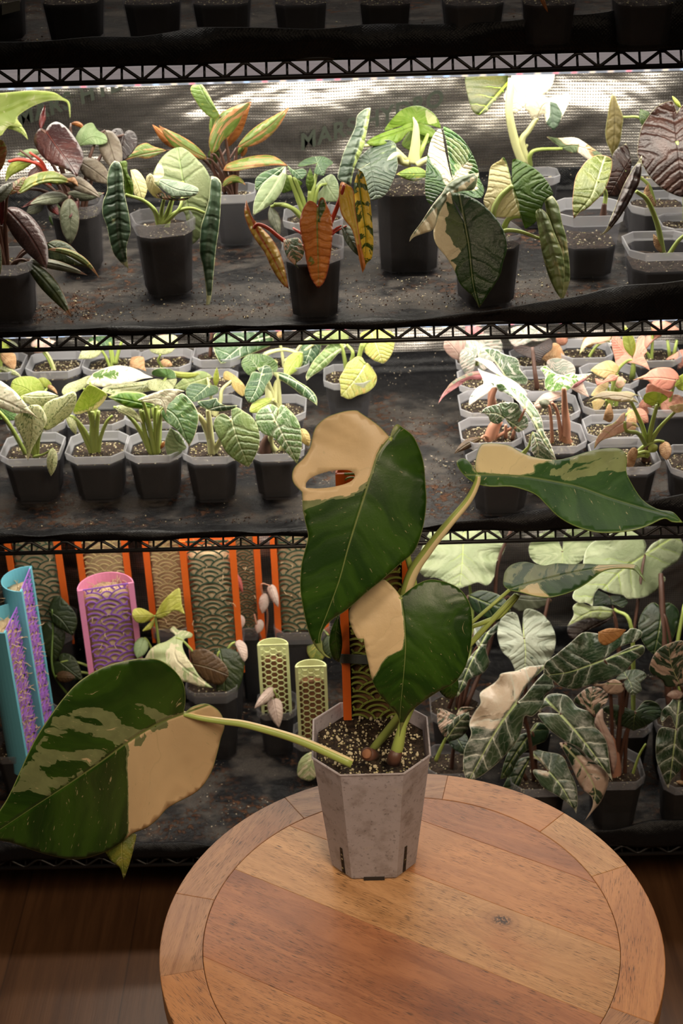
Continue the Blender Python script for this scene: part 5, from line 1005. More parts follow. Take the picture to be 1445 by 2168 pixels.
p=pot_plant('clear pot with narrow folded brown leaf at right front of upper middle shelf',1412,536,152,.068,U,stem='stem_green',fill=.60,r=.0028,soil='soil_dark')
p.T('brownvelvet',[(1358,329,1),(1357,362),(1352,388),(1341,409),(1326,437),(1307,466),(1288,488),(1270,499,1),(1284,483),(1292,462),(1305,430),(1318,396),(1333,367),(1349,343)],[(1352,345),(1335,400),(1305,460),(1272,497)],-.01,-.05,fold=.010,st=0); p.K([(1404,545,-.01),(1392,480,-.01),(1370,425,-.01),(1346,405,-.012)],.0034); p.K([(1412,545),(1435,510),(1460,490)],.0030); p.L('lance','dryleaf',1400,535,1382,495,16,-.01,-.01,st=0)
# ---------------------------------------------------------------- lower middle shelf, left group
V=2; M['stem_red']=M['stem_red']
def s2(label,cx,yr,w,mat='pot_clear',h=.078,**kw): return pot_plant(label,cx,yr,w*.97,h,V,mat=mat,**{'fill':.80,**kw})
G2='young plants in small square pots, left block of the lower middle shelf'
# rear rows first
p=s2('rear pot with a curled dry leaf, cut by the left picture edge',-20,790,124,h=.086,group=G2)
p.T('dryleaf',[(0,748,1),(30,748),(34,772),(27,782),(4,765)],None,-.01,-.03,st=0); p.L('lance','speckle',-5,779,47,799,13,-.02,-.05,bend=-.05); p.L('oval','limeleaf',2,735,25,722,22,.0,.02); p.L('lance','greyleaf',18,722,44,745,14,.0,.02)
p=s2('third row pot with bright grit, first full pot from the left edge',107,787,122,h=.086,group=G2,grit=90)
p.L('heart','pinkwhite',75,735,118,722,30,.0,.0); p.L('dagger','pinkwhite',92,742,105,715,18,.0,.0,sm='stem_pale')
p=s2('third row pot with three green leaves, second full pot from the left edge',228,783,122,h=.086,group=G2,grit=80)
p.L('heart','speckle',205,735,165,760,34,-.01,-.02); p.T('greenvein',[(232,740,1),(190,748),(186,722),(205,712),(240,716),(240,730)],None,.0,.01); p.K([(240,770),(236,740),(232,725)],.003); p.K([(244,770),(252,740),(258,722)],.003)
p=s2('third row pot with one round pale speckled leaf and dry leaf scraps',344,779,118,h=.086,group=G2,grit=70)
p.T('speckle',[(338,752,1),(318,743),(318,722),(340,710),(372,711),(376,728,1),(365,744),(352,750)],[(340,750),(372,716)],-.01,-.01,st=[(335,765)]); p.T('dryleaf',[(274,772,1),(279,757),(303,756),(306,776),(309,786),(295,781),(280,780)],None,-.03,-.05,st=0); p.L('oval','dryleaf',341,765,365,774,16,-.03,-.04,st=0)
p=s2('rear pot with one big dark leaf striped by white veins',456,762,106,h=.094,group=G2)
p.T('darkvein',[(578,716,1),(575,730),(546,743),(519,754),(492,765),(467,770,1),(456,750),(451,728),(458,705),(500,697),(560,700)],[(572,712),(520,728),(468,768)],.02,-.03,fold=.004,st=[(560,740,.02)],sm='stem_brown'); p.K([(445,755),(447,720),(448,700)],.003,'stem_brown')
p=s2('rear pot with thick pale bent stalks behind the white veined plants',600,780,112,group=G2,stem='stem_pale')
p.L('lance','specklime',640,747,603,802,34,-.02,-.05,bend=.06); p.L('oval','darkvein',668,712,642,778,40,.01,-.01); p.K([(585,770),(560,752),(600,740),(637,750)],.004); p.L('lance','dryleaf',588,715,598,700,14,.0,.0)
p.K([(600,765),(640,745),(672,722)],.003)
p=s2('clear pot in the second row with short grit and no visible leaf, fourth column',447,822,108,group=G2)
# second row
p=s2('second row pot at the left edge under yellow green speckled leaves',70,905,130,group=G2)
p.T('specklime',[(72,835,1),(40,838),(24,826),(24,812),(30,803),(47,797),(72,798),(85,808),(92,822),(85,834)],None,.01,.0); p.T('limeleaf',[(100,822,1),(83,812),(81,802),(95,800),(108,811),(107,819)],None,.02,.02); p.L('lance','dryleaf',95,815,122,835,9,.02,.0,bend=-.1)
p.T('greenspeck',[(0,862,1),(30,870),(36,888),(10,890),(-20,880)],None,-.01,-.02)
p=s2('second row pot below the lime cupped leaf, second from the left edge',198,900,130,group=G2)
p.T('speckle',[(176,822,1),(158,831),(137,837),(131,830),(135,820),(145,812),(162,806),(190,795),(193,806)],None,.0,-.02); p.K([(198,888),(205,850),(208,835)],.0030)
p.T('speckwhite',[(198,790,1),(185,806),(184,812),(200,817),(220,819),(243,815),(274,811),(303,802),(324,799,1),(308,793),(295,785),(274,777),(248,774),(223,779)],[(190,808),(240,793),(322,799)],.01,-.02,res=20,st=1,psoft=3,pbase=0.,patches=[([(198,786),(225,780),(246,786),(252,795),(235,802),(205,801),(196,797)],.42)])
p=s2('second row pot third from the left edge, under long speckled leaves',320,894,126,group=G2)
p.T('speckle',[(350,812,1),(335,802),(300,808),(262,812),(222,820),(215,828,1),(240,836),(275,834),(325,826)],None,.01,.0); p.T('greenspeck',[(352,800,1),(325,795),(322,786),(335,780),(357,781),(369,787),(373,800,1),(365,802)],None,.02,.0); p.T('speckle',[(345,805,1),(365,803),(374,803),(371,815),(362,827),(346,829),(318,825),(312,808),(328,804)],None,.01,-.01)
p.K([(316,885),(312,850)],.0028); p.K([(325,885),(322,850)],.0028)
p=s2('second row pot with pale striped leaves and a yellow curled leaf, fourth from left',447,885,124,group=G2,stem='stem_pale')
p.T('palevein',[(436,805,1),(448,815),(420,820),(393,826),(369,822),(382,806),(400,793),(418,786),(436,788),(450,800)],[(438,800),(400,812),(372,822)],.03,.01); p.L('lance','limeleaf',425,790,337,776,13,.02,.02,bend=-.12,st=0)
p.L('lance','limeleaf',456,818,459,777,12,.03,.03,st=0); p.T('yellowback',[(490,806,1),(474,803),(473,790),(481,786),(497,795),(513,810),(521,822,1),(516,838),(506,835),(492,820)],None,.02,.0,st=[(466,850),(470,825)],r=.003)
p.T('darkvein',[(436,815,1),(452,816),(461,820),(459,833),(436,842),(411,851),(398,843),(393,827),(400,815),(414,811)],[(440,816),(425,830),(404,848)],.0,-.02)
p=s2('second row pot under dark white veined leaves, right end of the left block',590,882,118,group=G2,stem='stem_pale',r=.0030)
p.T('whitevein',[(545,779,1),(531,795),(517,785),(511,767),(521,754),(539,749),(564,752),(582,763),(588,777),(582,788),(565,782)],[(545,779),(535,765),(520,755)],.01,.01)
p.T('darkvein',[(553,790,1),(545,782),(553,777),(564,773),(574,779),(576,797),(564,815),(556,835),(539,851),(526,853,1),(518,838),(519,822),(526,806),(535,788)],[(553,793),(545,820),(528,852)],-.02,-.04,fold=.004)
p.T('darkvein',[(585,800,1),(577,790),(589,788),(609,793),(632,808),(654,822),(669,840),(671,859,1),(659,849),(639,837),(621,822),(600,808)],[(588,792),(625,808),(655,830),(670,857)],-.01,-.04,fold=.008)
p.T('specklime',[(575,848,1),(545,873),(528,871),(535,853),(553,844),(575,843),(590,856)],None,-.03,-.05); p.K([(575,880,-.01),(569,840,-.01),(567,810,-.0)],.0065,r2=.004); p.K([(580,860,-.01),(584,815),(594,801)],.004)
# front row
p=s2('front row pot at the left edge with large white speckled leaves',57,972,134,group=G2,mat='pot_clear',r=.0030)
p.T('speckle',[(45,838,1),(60,833),(81,828),(101,829),(124,838,1),(108,849),(90,860),(63,857),(50,848)],None,.01,.0)
p.T('speckle',[(95,898,1),(92,862),(108,847),(133,838),(154,829),(162,838),(160,857),(149,878),(129,894),(108,908),(94,912,1)],[(96,905),(125,872),(160,832)],-.01,-.02,fold=.004,res=18)
p.T('speckwhite',[(-60,850,1),(-50,815),(-20,800),(0,806),(14,815),(32,829),(48,847),(63,867),(84,889,1),(59,875),(32,875),(0,864),(-30,866)],[(-60,840),(0,845),(83,888)],-.01,-.04,res=20)
p.T('speckle',[(66,857,1),(83,858),(93,871),(99,889),(93,905),(81,927),(68,950),(59,976,1),(54,948),(43,921),(34,903),(31,885),(40,875),(52,866)],[(66,860),(66,910),(59,975)],-.04,-.07,fold=.006,res=18,psoft=3,patches=[([(45,872),(70,874),(75,886),(60,888),(47,880)],.25)])
p.L('oval','speckle',112,950,108,1008,22,-.05,-.065,st=[(75,966,-.03),(92,962,-.04)],r=.0018)
p=s2('front row pot with lime cupped leaf edged in cream, second from left',196,968,132,group=G2,r=.0030)
p.T('specklime',[(187,870,1),(165,877),(155,872),(162,852),(176,828),(187,815),(198,817),(212,824),(226,834),(226,840),(215,856),(200,868)],None,.0,-.01,psoft=3,patches=[([(228,834),(217,862),(185,882),(150,882),(152,872),(180,868),(205,853),(222,836)],.62)],res=18)
p.L('dagger','speckle',147,880,161,921,18,.0,-.01); p.K([(200,966),(195,920),(196,872)],.0045,r2=.003); p.K([(196,966),(180,930),(157,882)],.003); p.K([(208,966),(212,930),(225,895),(238,880)],.0028); p.K([(204,966),(204,920),(208,870)],.0038)
p=s2('front row pot with a white pointed leaf and a large hanging green leaf',321,965,126,group=G2,r=.0030)
p.T('speckle',[(240,862,1),(256,858),(279,865),(295,882),(303,899,1),(283,885),(259,876)],None,.0,-.01)
p.T('limedark',[(330,862,1),(300,866),(270,862),(245,850),(228,840,1),(255,830),(290,830),(312,838)],None,.0,.0); p.T('paleback2',[(395,948,1),(375,965),(358,969),(353,960),(349,935),(360,905,1),(380,920)],None,-.02,-.03,st=0)
p.T('speckwhite',[(300,850,1),(292,846),(310,838),(335,829),(353,824),(373,824),(391,828,1),(378,833),(367,846),(355,858),(351,878,1),(344,862),(328,856)],[(300,848),(340,845),(351,876)],-.02,-.04,res=18)
p.T('greenspeck',[(345,865,1),(338,862),(350,848),(375,838),(386,833),(400,844),(412,860),(420,880),(418,901),(411,925),(400,946,1),(393,934),(373,910),(349,891),(341,875)],[(348,863),(375,885),(400,945)],-.02,-.055,fold=.006,res=20)
p.K([(322,964),(308,920),(297,868)],.0036); p.K([(328,964),(318,915),(303,870)],.0036); p.K([(332,964),(336,915),(338,870)],.0048,r2=.003); p.L('lance','orangeleaf',336,952,352,932,8,.0,.0,st=0)
p=s2('front row pot with one broad green leaf mottled by pale veins, fourth from left',443,968,126,group=G2,r=.0042,stem='stem_pale')
p.T('greenveined',[(490,889,1),(478,878),(468,876),(457,884),(452,898),(456,914),(467,936),(478,957),(496,973),(515,984),(526,989,1),(535,975),(544,957),(549,939),(549,919),(542,896),(531,881),(517,872),(502,863),(490,866)],[(490,889),(502,930),(526,987)],-.03,-.06,fold=.006,res=24,st=[(462,940,.0)])
p.T('darkvein',[(440,868,1),(422,858),(420,850),(440,847),(458,843),(462,851),(480,859),(502,858),(490,867),(465,871)],None,.0,-.01); p.K([(448,966),(445,935),(432,898),(420,880),(408,876)],.0048)
p=s2('front row pot with bright white veined leaf, rightmost of the left block',584,962,124,group=G2,r=.0045,stem='stem_pale')
p.T('whitevein',[(583,891,1),(590,868),(575,856),(557,862),(544,874),(541,891),(548,909),(560,920),(576,925),(584,932),(596,946),(614,966),(629,982,1),(637,952),(638,925),(634,900),(625,882),(611,867),(597,857),(588,868)],[(583,891),(600,925),(628,980)],-.035,-.06,fold=.006,res=26,st=[(572,935,.0)])
p.L('oval','yellowback',636,908,654,945,22,.0,-.01); p.K([(563,960),(562,940),(570,920)],.009,'stem_brown',name='leaf_sheath',r2=.005)
# lone pot
p=s2('pot with a yellowing veined leaf, standing alone right of the left block',737,812,110,r=.0030,fill=.86)
p.T('palevein',[(720,728,1),(690,730),(668,728),(664,706),(700,700),(735,704),(735,722)],None,.01,.0); p.T('yellowvein',[(782,720,1),(768,728),(764,705),(800,698),(832,705),(834,731),(827,753),(812,769),(800,766,1),(793,764),(782,756),(771,742)],[(790,715),(800,740),(808,767)],.01,-.01)
p.T('greenveined',[(735,730,1),(719,727),(697,729),(679,747),(665,762),(654,780),(647,797),(649,806,1),(660,796),(679,784),(697,769),(713,751),(725,740)],[(734,730),(700,752),(668,780),(649,804)],-.0,-.03,fold=.006,st=[(744,765),(746,745)],res=18)
p.T('yellowvein',[(773,771,1),(766,757),(755,755),(743,763),(735,769),(728,783),(718,801),(720,816),(721,838,1),(739,845),(757,837),(778,830),(793,816),(797,798),(789,782),(778,769)],[(773,771),(755,800),(723,838)],-.02,-.04,st=[(757,762,-.005)],res=20)
p.K([(752,790),(760,755),(766,728)],.0042)
# ---------------------------------------------------------------- lower middle shelf, right group
G3='pots of pink and white arrow leaved plants, right block of the lower middle shelf'
p=s2('rearmost pot of the right block with pale pink leaves, against the black wall',1020,775,110,group=G3)
p.T('pinkwhite',[(978,762,1),(974,764),(953,755),(939,736),(943,719),(962,712),(985,718),(982,740)],None,-.03,-.05); p.T('pollygrey',[(1010,745,1),(1000,790),(985,792),(972,760),(985,722),(1020,708),(1055,715),(1062,740),(1045,765),(1018,786)],[(1015,750),(1005,770),(1000,788)],-.04,-.05); p.L('heart','pinkback',1010,715,985,690,40,.0,.0)
p=s2('rear pot with a black backed leaf and a crumpled brown leaf',1140,776,112,group=G3,stem='stem_brown')
p.T('pollygrey',[(1125,722,1),(1095,735),(1078,722),(1075,700),(1100,690),(1135,690),(1160,698),(1168,712),(1150,722)],None,.01,.02,st=0); p.T('blackleaf',[(1126,735,1),(1095,728),(1083,728),(1092,745),(1118,757),(1140,769,1),(1152,752),(1168,738),(1165,717),(1145,727)],None,-.01,-.02,st=0)
p.T('dryleaf',[(1146,758,1),(1157,742),(1169,727),(1182,729),(1190,742),(1196,761),(1180,768),(1160,768)],None,.01,-.01,st=0)
p=s2('third row pot of the right block beneath white blotched leaves',1030,822,118,group=G3,grit=60)
p.T('pollygreen',[(1070,798,1),(1052,774),(1033,751),(1021,738),(1038,738),(1052,741),(1066,750),(1094,760),(1101,783),(1116,802),(1113,815,1),(1092,810)],[(1070,797),(1048,765),(1024,740)],-.03,-.02,fold=.004,res=20)
p=s2('third row pot of the right block with one thin brown green stalk',1158,828,118,group=G3,stem='stem_brown')
p.K([(1137,823),(1132,790),(1126,735,.02)],.0036)
p=s2('second row pot of the right block under the large white leaf',1034,874,122,group=G3,stem='stem_pink',r=.0036,grit=80)
p.T('pollywhite',[(1066,800,1),(1040,785),(1018,768),(1005,762),(1012,757),(1022,760),(1042,767),(1053,781),(1066,795),(1085,805),(1103,819),(1115,833),(1112,843,1),(1094,831),(1061,821),(1042,821),(1033,831),(1012,845),(991,860,1),(995,840),(1009,821),(1023,812),(1019,797),(1011,780),(1020,785)],[(1066,805),(1045,812),(1010,835),(992,858)],-.03,-.06,fold=.006,res=26)
p.T('pinkback',[(1024,800,1),(1014,804),(991,804),(969,819),(941,838),(926,857,1),(934,838),(946,821),(962,805),(991,790),(1014,786),(1030,792)],None,-.02,-.04,st=0); p.T('greyleaf',[(1020,792,1),(1000,795),(972,806),(950,822),(938,836,1),(950,815),(970,800),(1000,788)],None,-.028,-.04,st=0)
p.K([(1043,868),(1040,835),(1050,812)],.0062,r2=.004)
p=s2('second row pot of the right block with a vivid green and white veined leaf',1170,880,128,group=G3,stem='stem_brown',r=.0030,grit=80)
p.T('pollygrey',[(1175,795,1),(1157,770),(1165,760),(1186,759),(1207,767),(1217,781),(1215,800,1),(1195,800)],None,.02,.01,st=0); p.T('pinkwhite',[(1207,822,1),(1215,810),(1228,802),(1238,821),(1247,841,1),(1226,833)],None,-.0,-.02,st=0)
p.T('pollygreen3',[(1192,795,1),(1175,790),(1155,775),(1146,778),(1144,782),(1153,796),(1152,809),(1155,823),(1167,830),(1183,827),(1202,826),(1216,812),(1235,802),(1252,790,1),(1223,793),(1210,790)],[(1192,796),(1215,802),(1250,791)],-.02,-.03,fold=.005,st=0,res=22)
p.T('pinkback',[(1252,790,1),(1238,805),(1219,820),(1210,821,1),(1222,808)],None,-.01,-.01,st=0); p.T('pinkwhite',[(1190,838,1),(1165,852),(1137,865),(1127,861,1),(1137,846),(1155,832),(1185,830)],None,-.02,-.03,st=0)
p=s2('front pot of the right block with twin reddish stalks and grit',1180,946,136,h=.076,group=G3,stem='stem_pink',grit=110)
p.K([(1196,938),(1198,900),(1195,865),(1193,822,-.02)],.0066,r2=.0032); p.K([(1188,938),(1184,900),(1178,870),(1168,853,-.01)],.0028); p.K([(1197,940),(1195,930),(1196,918)],.0095,'bark',name='leaf_sheath',r2=.006); p.L('dagger','greyleaf',1160,858,1140,850,20,.0,.0)
p=s2('front pot of the right block below the dark green white veined leaf',1043,938,136,h=.074,group=G3,stem='stem_pink',grit=110)
p.T('pollygreen',[(1068,885,1),(1080,903),(1094,915),(1103,913),(1117,903),(1115,882),(1101,868),(1092,854),(1066,852),(1052,856),(1028,863),(1016,876,1),(1023,875),(1033,882),(1037,892),(1052,898),(1062,892)],[(1068,886),(1050,876),(1018,875)],-.04,-.05,fold=.004,res=20,st=0); p.K([(1037,932),(1045,905),(1056,890)],.0095,r2=.007); p.K([(1070,935),(1070,900,-.02)],.0030); p.K([(1082,935),(1090,905,-.03)],.0030)
p.T('pollygreen',[(1113,873,1),(1094,849),(1070,833),(1054,826),(1047,807,1),(1070,814),(1099,826),(1118,845),(1132,863),(1146,887),(1151,915),(1162,934),(1177,973,1),(1160,953),(1141,925),(1127,896)],[(1112,865),(1128,885),(1145,920),(1176,972)],-.04,-.075,fold=.008,res=24,st=[(1090,900,-.02)])
p.L('lance','brownleaf',1018,928,961,961,19,-.03,-.05,bend=.06)
p=s2('foremost clear pot of the right block, half hidden by the raised variegated leaf',1064,1012,146,group=G3,h=.066)
p.T('pollygreen',[(1128,915,1),(1124,930),(1125,955),(1138,974,1),(1176,975),(1165,958),(1150,940),(1140,920)],None,-.0,-.02,st=[(1110,960)]); p.K([(1080,1000),(1100,965),(1122,942)],.002,'stem_green')
G4='pink arrowhead plants at the right of the lower middle shelf'
p=s2('rear pot with a peach leaf hanging over its left rim, beside the pink plants',1246,758,114,h=.086,group=G4)
p.T('peachpink',[(1290,722,1),(1271,728),(1246,730),(1226,750,1),(1232,728),(1242,714),(1270,704),(1296,706)],None,-.01,-.04); p.L('oval','dryleaf',1240,735,1255,705,26,.01,.01,st=0); p.L('oval','pinkdark',1195,730,1180,705,24,.0,.0,st=0)
p=s2('rearmost right pot with pink leaves crossing the shelf edge above',1392,764,118,group=G4)
p.T('pinksyn',[(1400,777,1),(1411,759),(1429,748),(1443,740),(1460,750),(1450,770),(1433,783)],None,.0,-.01); p.T('pinksyn',[(1363,745,1),(1363,726),(1367,713),(1382,705),(1400,710),(1382,722)],None,.0,.0); p.L('dagger','pinksyn',1380,690,1440,700,30,.0,.0); p.K([(1418,760),(1412,720)],.003); p.K([(1424,760),(1432,720)],.003)
p=s2('clear pot under the tall pink three lobed leaf, with grit',1298,814,122,group=G4,grit=50)
p.T('pinksyn',[(1338,762,1),(1330,740),(1308,712),(1295,713),(1295,735),(1301,760),(1304,774),(1312,777),(1330,768),(1354,773),(1375,784,1),(1369,768),(1362,753),(1369,744),(1363,730),(1364,712),(1350,715),(1342,745)],[(1338,762),(1345,768),(1373,782)],-.01,-.05,fold=.006,res=24)
p.L('lance','limeleaf',1338,755,1322,688,26,-.012,.0,st=0); p.K([(1338,800),(1340,770,-.01)],.0045)
p=s2('right pot in the pink block behind the broad salmon leaf',1428,868,126,group=G4)
p.T('pinksyn',[(1431,808,1),(1418,826),(1396,825),(1380,816),(1370,805),(1352,803),(1339,805,1),(1352,799),(1367,792),(1378,783),(1396,778),(1418,779),(1431,788),(1437,800)],[(1430,805),(1390,800),(1341,804)],-.03,-.06,fold=.004,res=20)
p.T('pinkdark',[(1396,845,1),(1430,835),(1450,850),(1442,878),(1415,882,1),(1398,865)],None,-.0,-.02); p.T('limeleaf',[(1428,816,1),(1436,797),(1460,790),(1460,825),(1438,826)],None,-.01,-.03); p.T('pinkdark',[(1349,860,1),(1362,845),(1378,855),(1372,876),(1356,872)],None,-.02,-.03)
p=s2('clear pot with small pale green and peach leaves, left of the pink block',1298,868,126,group=G4,grit=60)
p.T('peachsyn',[(1305,790,1),(1290,801),(1268,797),(1249,784,1),(1262,773),(1282,764),(1296,765),(1309,778)],None,-.01,-.03); p.T('peachsyn',[(1287,820,1),(1271,836),(1251,838),(1259,823),(1271,812),(1286,808)],None,.0,-.03); p.T('peachsyn',[(1281,848,1),(1272,862),(1258,872),(1252,850,1),(1265,844)],None,-.02,-.04)
p.T('pinksyn',[(1308,795,1),(1290,793),(1276,806),(1260,801),(1263,817,1),(1284,809),(1303,805)],None,-.02,-.03); p.L('oval','limeleaf',1310,832,1300,812,18,.0,.01); p.L('oval','peachpink',1300,812,1325,806,24,.0,.0); p.K([(1302,862),(1310,830),(1322,806)],.003)
p=s2('front left pot of the pink block with dark soil and dry leaf scraps',1303,926,120,group=G4,grit=70)
p.T('dryleaf',[(1276,888,1),(1281,868),(1290,854),(1298,880),(1291,894)],None,.0,-.0,st=0); p.T('dryleaf',[(1326,885,1),(1330,865),(1344,876),(1346,905),(1336,916),(1325,906)],None,.0,-.01,st=0); p.L('oval','pinkdark',1340,870,1372,895,30,.01,.0)
p=s2('front pot of the pink block with long green stalks and peach leaves',1333,990,148,group=G4,grit=70,r=.0026)
p.T('peachsyn',[(1335,846,1),(1344,837),(1363,841,1),(1352,838),(1330,829),(1308,830),(1286,828),(1272,830),(1257,839),(1244,849,1),(1262,843),(1283,845),(1308,850),(1330,850),(1341,850),(1350,853,1),(1340,842)],[(1335,844),(1300,838),(1245,848)],-.03,-.05,fold=.003,st=0,res=20,lean=.0016)
p.T('peachpink',[(1322,890,1),(1323,875),(1317,875),(1307,886),(1297,896),(1282,902),(1270,916),(1260,933),(1257,951,1),(1273,933),(1293,926),(1312,918),(1325,911),(1338,902),(1353,905,1),(1342,895),(1330,894)],[(1322,893),(1295,910),(1259,948)],-.05,-.08,fold=.004,st=0,res=22)
p.T('limeleaf',[(1391,850,1),(1381,859),(1366,853),(1361,845),(1365,834),(1382,829),(1400,833),(1413,842),(1404,850),(1391,860,1)],None,-.02,-.02,st=0); p.T('pinksyn',[(1370,842,1),(1366,826),(1374,812),(1398,822),(1425,830,1),(1416,843),(1400,834),(1380,830)],None,.0,-.0,st=0); p.T('peachsyn',[(1420,868,1),(1416,861),(1440,855),(1460,860),(1442,872,1),(1430,874)],None,-.02,-.03,st=0)
p.K([(1368,940,.005),(1360,905,-.005),(1347,875,-.01),(1334,848,-.01)],.0030); p.K([(1371,940,.005),(1379,900,-.01),(1390,858,-.02)],.0036); p.K([(1374,940,.005),(1396,905,-.01),(1428,872,-.02)],.0030); p.K([(1366,942,.003),(1350,918,-.03),(1325,912,-.05),(1322,893,-.05)],.0028)
p.K([(1367,975,.0),(1366,955,.0),(1370,935,.005)],.0062,'stem_brown',name='stem',r2=.004); p.T('dryleaf',[(1326,988,1),(1328,962),(1338,948),(1349,953),(1346,972),(1338,990)],None,-.03,-.04,st=0); p.T('limeleaf',[(1375,958,1),(1371,948),(1380,940),(1391,944),(1388,956)],None,-.01,-.01); p.L('oval','limeleaf',1372,968,1366,958,12,-.01,-.01); p.L('oval','dryleaf',1405,935,1411,975,26,.0,-.03)
p=s2('pot cut by the right picture edge, beside the front pink plant',1492,1000,140,h=.066,group=G4)
# ---------------------------------------------------------------- bottom shelf : moss pole plants
B3=3
def s3(label,cx,yr,w,h=.11,**kw): return pot_plant(label,cx,yr,w,h,B3,**{'mat':'pot_dark','soil':'soil_dark','fill':.84,**kw})
G5='orange half round moss poles at the back of the bottom shelf'
def opole(label,x0,x1,yb,lat,moss,ztop,zb=.300,pw=1.04,mtop=.93,fluff=10,yt=1150):
    """pole seen between x0..x1 (pixels) at row yt; yb = row where it meets the soil"""
    a=G((x0+x1)/2,yb,zb); xa=P(x0,yt,a[1])[0]; xb=P(x1,yt,a[1])[0]; w=xb-xa; cx=(xa+xb)/2
    p=Plant(label,G5,loc=(cx,a[1]+w*.22,SZ[3]+.0015)); p.pot(w*pw,.165,mat='pot_dark',soil='soil_dark',fill=(zb-SZ[3])/.165,grit=10)
    moss_pole(p,(cx,a[1],zb),w,ztop-zb,0.,'orange',lat,moss,cell=.0155,bar=.0021,rail=.011,mtop=mtop,fluff=fluff,tuft=18,depth=.42); return p
p=opole('orange moss pole with dark green lattice at the far left behind the blue poles',8,127,1345,'darkgreen','moss',.61,fluff=6)
p=opole('orange moss pole with tan lattice behind the pink pole',158,270,1340,'tan','moss',.61,pw=1.0)
p=opole('orange moss pole with tan lattice between the pink pole and the front orange pole',300,392,1340,'tan','moss',.61,pw=.95)
p=opole('foremost orange moss pole with dark green lattice and its open top showing',378,498,1405,'darkgreen','moss',.53,zb=.285,pw=1.0,mtop=.90,fluff=26)
p.L('lance','redpink',497,1212,514,1256,14,-.0,-.01,st=0)
p=opole('orange moss pole with green lattice right of the foremost orange pole',476,549,1345,'darkgreen','moss',.61,pw=.72)
p=opole('rightmost orange moss pole with green lattice, partly behind the hanging leaf',571,690,1340,'darkgreen','moss',.61,fluff=20)
p.L('dagger','pinkwhite2',572,1240,589,1286,19,-.05,-.06,st=0); p.L('oval','pinkwhite2',561,1256,555,1300,21,-.05,-.06,st=0); p.L('oval','pinkwhite2',500,1303,513,1330,26,-.04,-.05,st=0); p.L('oval','pinkwhite2',552,1312,545,1342,18,-.05,-.06,st=0)
p.K([(556,1365),(545,1330,-.05),(538,1300,-.05)],.0022,'stem_pink'); p.K([(560,1365),(566,1300,-.04),(552,1240,-.05),(572,1240,-.05)],.0016,'stem_pink')
p.L('lance','dryleaf',585,1352,605,1362,12,-.02,-.02,st=0); p.L('oval','darkleaf',640,1345,655,1375,24,-.02,-.03); p.L('oval','yellowgreen',668,1352,672,1408,40,-.04,-.06); p.L('oval','darkleaf',695,1345,700,1395,30,-.04,-.06)
def colpole(label,fl,fr,base_px,zb,shell,lat,moss,pot,pattern='wave',fluff=0,cell=.0135,rail=.010,bar=.0018,mtop=.93,depth=.5,group=None,tuft=16,flip=1):
    """fl, fr: top corners of the front face; base_px: where the left edge meets the soil"""
    b=G(*base_px,zb); zt=P(fl[0],fl[1],b[1])[2]; L=P(fl[0],fl[1],b[1]); R=G(fr[0],fr[1],zt); d=R-L; w=math.hypot(d[0],d[1]); yaw=math.atan2(d[1],d[0])
    c=(L+R)/2; ey=np.array([-math.sin(yaw),math.cos(yaw)])
    pc=(c[0]+ey[0]*w*.25,c[1]+ey[1]*w*.25); p=Plant(label,group,loc=(pc[0],pc[1],SZ[3]+.0015)); pw,ph=pot
    p.pot(max(pw,w*.93),ph,mat='pot_dark',soil='soil_dark',fill=min(.9,(zb-SZ[3])/ph),grit=20,rot=0.)
    moss_pole(p,(c[0],c[1],zb),w,zt-zb,yaw,shell,lat,moss,pattern,cell=cell,bar=bar,rail=rail,mtop=mtop,fluff=fluff,tuft=tuft,depth=depth); return p
G6='light blue half round moss poles at the left edge'
p=colpole('rear light blue moss pole with purple lattice, farther from the table',(44,1253),(66,1198),(87,1566),.235,'blue','purple','moss',(.07,.10),fluff=40,group=G6,rail=.009)
p=colpole('front light blue moss pole with purple lattice and fluffy moss, nearest the left edge',(9,1341),(41,1276),(52,1626),.235,'blue','purple','moss',(.07,.10),fluff=90,group=G6,rail=.009)
p=colpole('pink moss pole with purple wave lattice and fluffy moss at its top',(163,1251),(283,1233),(196,1480),.235,'pink','purple','moss',(.10,.10),fluff=30,rail=.0095,tuft=60)
p.T('darkleaf',[(102,1292,1),(110,1270),(125,1262),(145,1280),(160,1300),(163,1322),(154,1346,1),(135,1335),(113,1320)],None,.05,.04,st=0); p.L('heart','darkleaf',112,1330,112,1410,52,.04,.02,st=0); p.L('heart','darkleaf',128,1402,176,1440,52,.0,-.01); p.L('oval','brownleaf',118,1432,160,1434,24,-.01,-.02); p.K([(150,1480),(112,1420),(112,1332,.04),(110,1290,.05)],.002,'stem_dark')
G7='pale green half round moss poles with honeycomb lattice'
p=colpole('taller pale green honeycomb moss pole, left of the two',(544,1366),(610,1364),(555,1515),.235,'lime','lime','bark',(.068,.10),'hex',cell=.0066,rail=.0050,bar=.0014,mtop=.80,group=G7,tuft=2,depth=.40)
p.L('dagger','pinkwhite2',579,1459,538,1500,22,-.03,-.05,st=0); p.L('dagger','pinkwhite2',579,1481,590,1541,31,-.035,-.055,st=0); p.K([(580,1520),(586,1480,-.025),(579,1460,-.03)],.0018)
p=colpole('shorter pale green honeycomb moss pole, right of the two beside the frosted pot',(624,1412),(691,1410),(628,1580),.225,'lime','lime','bark',(.070,.09),'hex',cell=.0066,rail=.0050,bar=.0014,mtop=.82,group=G7,tuft=2,depth=.40)
p.T('marble',[(668,1588,1),(645,1598),(632,1615),(629,1640),(640,1650),(655,1654,1),(668,1645),(674,1618)],None,-.04,-.06,st=[(660,1570,-.02)],r=.0015); p.L('oval','darkleaf',680,1545,665,1572,22,-.01,-.03,st=0)
